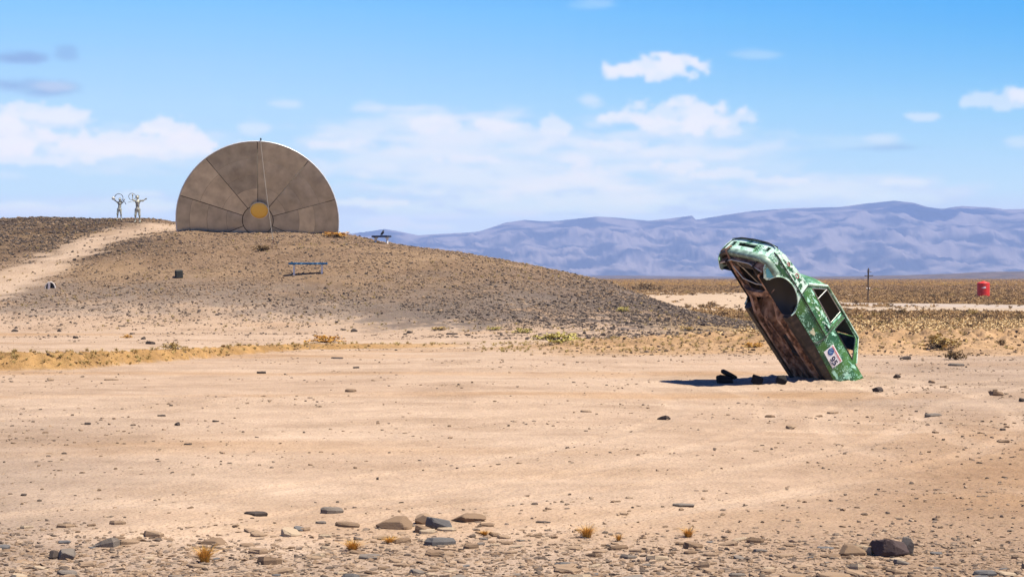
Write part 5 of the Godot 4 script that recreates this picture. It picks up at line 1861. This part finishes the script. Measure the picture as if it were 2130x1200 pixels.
func build_plants() -> void:
	var r := RandomNumberGenerator.new()
	r.seed = 5
	var straw := leaf_mat(Color(0.40, 0.21, 0.045), Color(0.58, 0.36, 0.10), 111)
	var olive := leaf_mat(Color(0.28, 0.20, 0.085), Color(0.42, 0.31, 0.14), 112)
	var yellow := leaf_mat(Color(0.34, 0.29, 0.09), Color(0.48, 0.42, 0.16), 113)
	var drab := leaf_mat(Color(0.13, 0.09, 0.05), Color(0.26, 0.18, 0.10), 114)
	var dun := leaf_mat(Color(0.21, 0.14, 0.075), Color(0.36, 0.25, 0.14), 115)
	var twig := flat_mat(lin(0.14, 0.10, 0.065), 0.95)
	var tufts := []
	for k in 4:
		tufts.append(tuft_mesh(600 + k, 420, 0.55, 0.85, 0.010))
	# dry orange tufts of the foreground and pale grass at the edge of the clearing
	for e in [[425, 1170, 58, 36, "largest dry orange tuft in the foreground gravel"], [733, 1146, 52, 24, "dry orange tuft with a bare twig among flat stones"], [810, 1130, 40, 14, "low dry orange tuft close to the broken brown stone"], [1221, 1118, 50, 26, "dense dry orange tuft at the edge of the stony strip"], [1432, 1117, 42, 20, "thin dry orange tuft at the edge of the bare sand"], [1287, 1126, 22, 16, "small dry yellow tuft beside the dense orange tuft"], [1008, 1113, 30, 10, "low sparse yellow tuft behind flat stones"]]:
		var p := ground_at(e[0], e[1])
		var k := -p.z / F
		var o := thing("dry_tuft", p, e[4], "grass tuft", "dry tufts of the foreground")
		var bl := part("blades", tufts[r.randi() % 4], straw, o)
		bl.scale = Vector3(e[2] * k * 0.8, e[3] * k * 1.25, e[2] * k * 0.8)
		bl.rotation.y = r.randf() * TAU
		var tw := start()
		for j in 5:
			var a := r.randf() * TAU
			tube(tw, [Vector3.ZERO, Vector3(cos(a) * 0.25, 0.5, sin(a) * 0.25) * e[3] * k, Vector3(cos(a) * 0.6, 1.1, sin(a) * 0.6) * e[3] * k], [0.003, 0.002, 0.001], 4)
		part("stems", done(tw), twig, o)
	var bushes := []
	for k in 6:
		bushes.append(bush_mesh(640 + k, 26, 330, 0.62, 0.085))
	var put := func(px: float, py: float, w: float, h: float, leaf: Material, called: String, label: String, group: String) -> void:
		var p := ground_at(px, py)
		var k := -p.z / F
		var o := thing(called, p, label, "bush", group)
		var bm: Array = bushes[r.randi() % 6]
		for j in 2:
			var q := part("twigs" if j == 0 else "leaves", bm[j], twig if j == 0 else leaf, o)
			q.scale = Vector3(w * k * 0.72, h * k * 1.35, w * k * 0.72)
			q.rotation.y = o.position.x
	for e in [[1160, 712, 100, 24, yellow, "broad yellow-green bush at the foot of the rise"], [1086, 692, 40, 12, yellow, "low yellow bush at the foot of the rise"], [1030, 686, 30, 8, yellow, "small yellow bush at the foot of the rise"], [915, 686, 36, 8, olive, "flat olive bush at the foot of the rise"], [675, 712, 70, 18, straw, "wide straw-coloured bush behind the low orange berm"], [358, 726, 44, 16, olive, "sparse olive bush with bare twigs by the berm"], [545, 520, 44, 14, drab, "drab bush on the slope below the saucer"], [980, 528, 18, 10, drab, "small drab bush on the skyline of the rise"], [1296, 648, 28, 12, yellow, "yellow bush on the dark shale slope"], [1955, 724, 90, 32, olive, "broad brown-green bush on the rough sand bank"], [1990, 748, 44, 26, drab, "dark brown bush beside the broad brown-green bush"], [1430, 688, 30, 12, olive, "olive bush on the bank behind the clearing"], [2085, 716, 22, 12, drab, "little brown bush near the end of the sand bank"], [263, 703, 22, 8, straw, "little straw bush on the flat behind the berm"], [1345, 604, 60, 18, drab, "drab bush row end on the edge of the dry wash"], [700, 492, 60, 12, straw, "straw grass clump at the saucer's right foot"], [1565, 722, 50, 12, straw, "straw clump on the sand bank beside the car"]]:
		put.call(e[0], e[1], e[2], e[3], e[4], "bush", e[5], "")
	# bushes of the plain, one by one while they can be told apart
	var leafs := [drab, dun, olive, dun]
	var words := ["dark drab", "dun brown", "olive brown", "dun brown"]
	for i in 230:
		var py := 600.0 + pow(r.randf(), 0.8) * 84.0
		var px := r.randf_range(1290, 2150)
		if px < 1580 and py > 628 + (px - 1290) * 0.14:
			continue
		if px > 1755 and py > 622 and py < 656 and r.randf() < 0.9:
			continue
		if px < 1620 and py > 600 and py < 642 and r.randf() < 0.78:
			continue
		var w := r.randf_range(16, 34) * (0.5 + (py - 577.0) / 110.0)
		var kk := r.randi() % 4
		var hr := r.randf_range(0.35, 0.6)
		var spot := "on the scrub plain beyond the clearing"
		if px > 1970 and px < 2120 and py < 632:
			spot = "in the scrub near the red tank"
		elif absf(px - 1807) < 45 and py < 640:
			spot = "in the scrub near the signpost"
		elif px > 1755 and py < 655:
			spot = "on the verge along the gravel road"
		elif px > 1755:
			spot = "in the scrub belt just behind the sand bank"
		elif px < 1620 and py < 645:
			spot = "on the pale dry wash beyond the rise"
		put.call(px, py, w * 0.75, w * hr * 0.8, leafs[kk], "plain_bush", "%s%s%s bush %s" % ["flat " if hr < 0.42 else ("rounded " if hr > 0.52 else ""), "wide " if w > 26.0 else ("small " if w < 13.0 else ""), words[kk], spot], "%s bushes of the plain" % words[kk])
	# scrub that reads as one cover
	var s := []
	var small := []
	for k in 4:
		small.append(bush_mesh(680 + k, 6, 60, 0.6, 0.17)[1])
	for i in 60000:
		var d := 54.0 + 26.0 * r.randf() if i < 9000 else 80.0 * pow(24.0, r.randf())
		var x := r.randf_range(0.02, 0.34) * d
		var X := CX + F * x / d
		if hill(x, d) > 0.05 or X < 1290.0 and d < 110.0:
			continue
		if d < 56.0 + n_mid.get_noise_2d(x, d) * 2.0 or X < 1480.0 and d < 66.0:
			continue
		var c := soil(x, d, 0.0)
		if c.r > 0.335 and d < 300.0 and r.randf() < 0.985:
			continue
		var sz := r.randf_range(0.10, 0.32) * (1.0 + d / 500.0)
		var cc := Color(0.25, 0.165, 0.09).lerp(Color(0.38, 0.26, 0.13), r.randf())
		if r.randf() < 0.3:
			cc = Color(0.14, 0.095, 0.055)
		if d < 80.0 and r.randf() < 0.8:
			cc = Color(0.47, 0.35, 0.19)
		if d > 420.0 and r.randf() < 0.5:
			cc = Color(0.40, 0.26, 0.09)
		s.append([Vector3(x, ground(x, d), -d), Basis(Vector3.UP, r.randf() * TAU) * Basis.from_scale(Vector3(sz, sz * r.randf_range(0.7, 1.1), sz)), cc])
	var cm := StandardMaterial3D.new()
	cm.vertex_color_use_as_albedo = true
	cm.roughness = 0.95
	cm.metallic_specular = 0.2
	cm.backlight_enabled = true
	cm.backlight = lin(0.12, 0.09, 0.05)
	scatter("scrub", "low dry scrub covering the plain as far as the hills", "scrub", s, small, cm, 1.25)
	# dry grass and weeds on the banks and at the foot of the rise
	var t := []
	var weed := [tuft_mesh(701, 14, 0.6, 0.8, 0.05), tuft_mesh(702, 14, 0.7, 0.8, 0.05)]
	for i in 26000:
		var d := 38.0 + (66.0 if i % 2 else 18.0) * r.randf()
		var x := r.randf_range(-0.32, 0.33) * d
		var X := CX + F * x / d
		var c := Color(0.42, 0.31, 0.13).lerp(Color(0.30, 0.24, 0.10), r.randf())
		if d < 57.0:
			if X < 1000.0:
				var b := table(BERM, X, 1)
				if d < b + 0.1 or d > b + 2.0 or r.randf() > table(BERM, X, 2) * 2.5:
					continue
			elif d < 48.0 or r.randf() < 0.75:
				continue
		else:
			var hl := hill(x, d)
			if hl < 0.02 or r.randf() < 0.55 or n_wide.get_noise_2d(x * 2.0, d * 2.0) < 0.0:
				continue
		var sz := r.randf_range(0.05, 0.14)
		t.append([Vector3(x, ground(x, d), -d), Basis(Vector3.UP, r.randf() * TAU) * Basis.from_scale(Vector3(sz * 1.3, sz, sz * 1.3)), c])
	scatter("dry_grass", "sparse dry grass on the banks and the rise", "grass", t, weed, cm, 1.0)

func _ready() -> void:
	rng.seed = 77
	for e in [[n_wide, 1, 0.06], [n_mid, 2, 0.45], [n_fine, 3, 2.6]]:
		e[0].seed = e[1]
		e[0].frequency = e[2]
		e[0].noise_type = FastNoiseLite.TYPE_SIMPLEX_SMOOTH
		e[0].fractal_octaves = 3
	set_frame()
	build_hill_cache()
	make_materials()
	track = path_world([-120, 640, 0, 596, 60, 566, 120, 537, 180, 508, 240, 488, 300, 477, 364, 472])
	build_ground()
	print("ground ", Time.get_ticks_msec())
	build_mountains()
	build_car()
	print("car ", Time.get_ticks_msec())
	build_saucer()
	build_small_things()
	print("small ", Time.get_ticks_msec())
	build_stones()
	build_plants()
	print("all ", Time.get_ticks_msec())
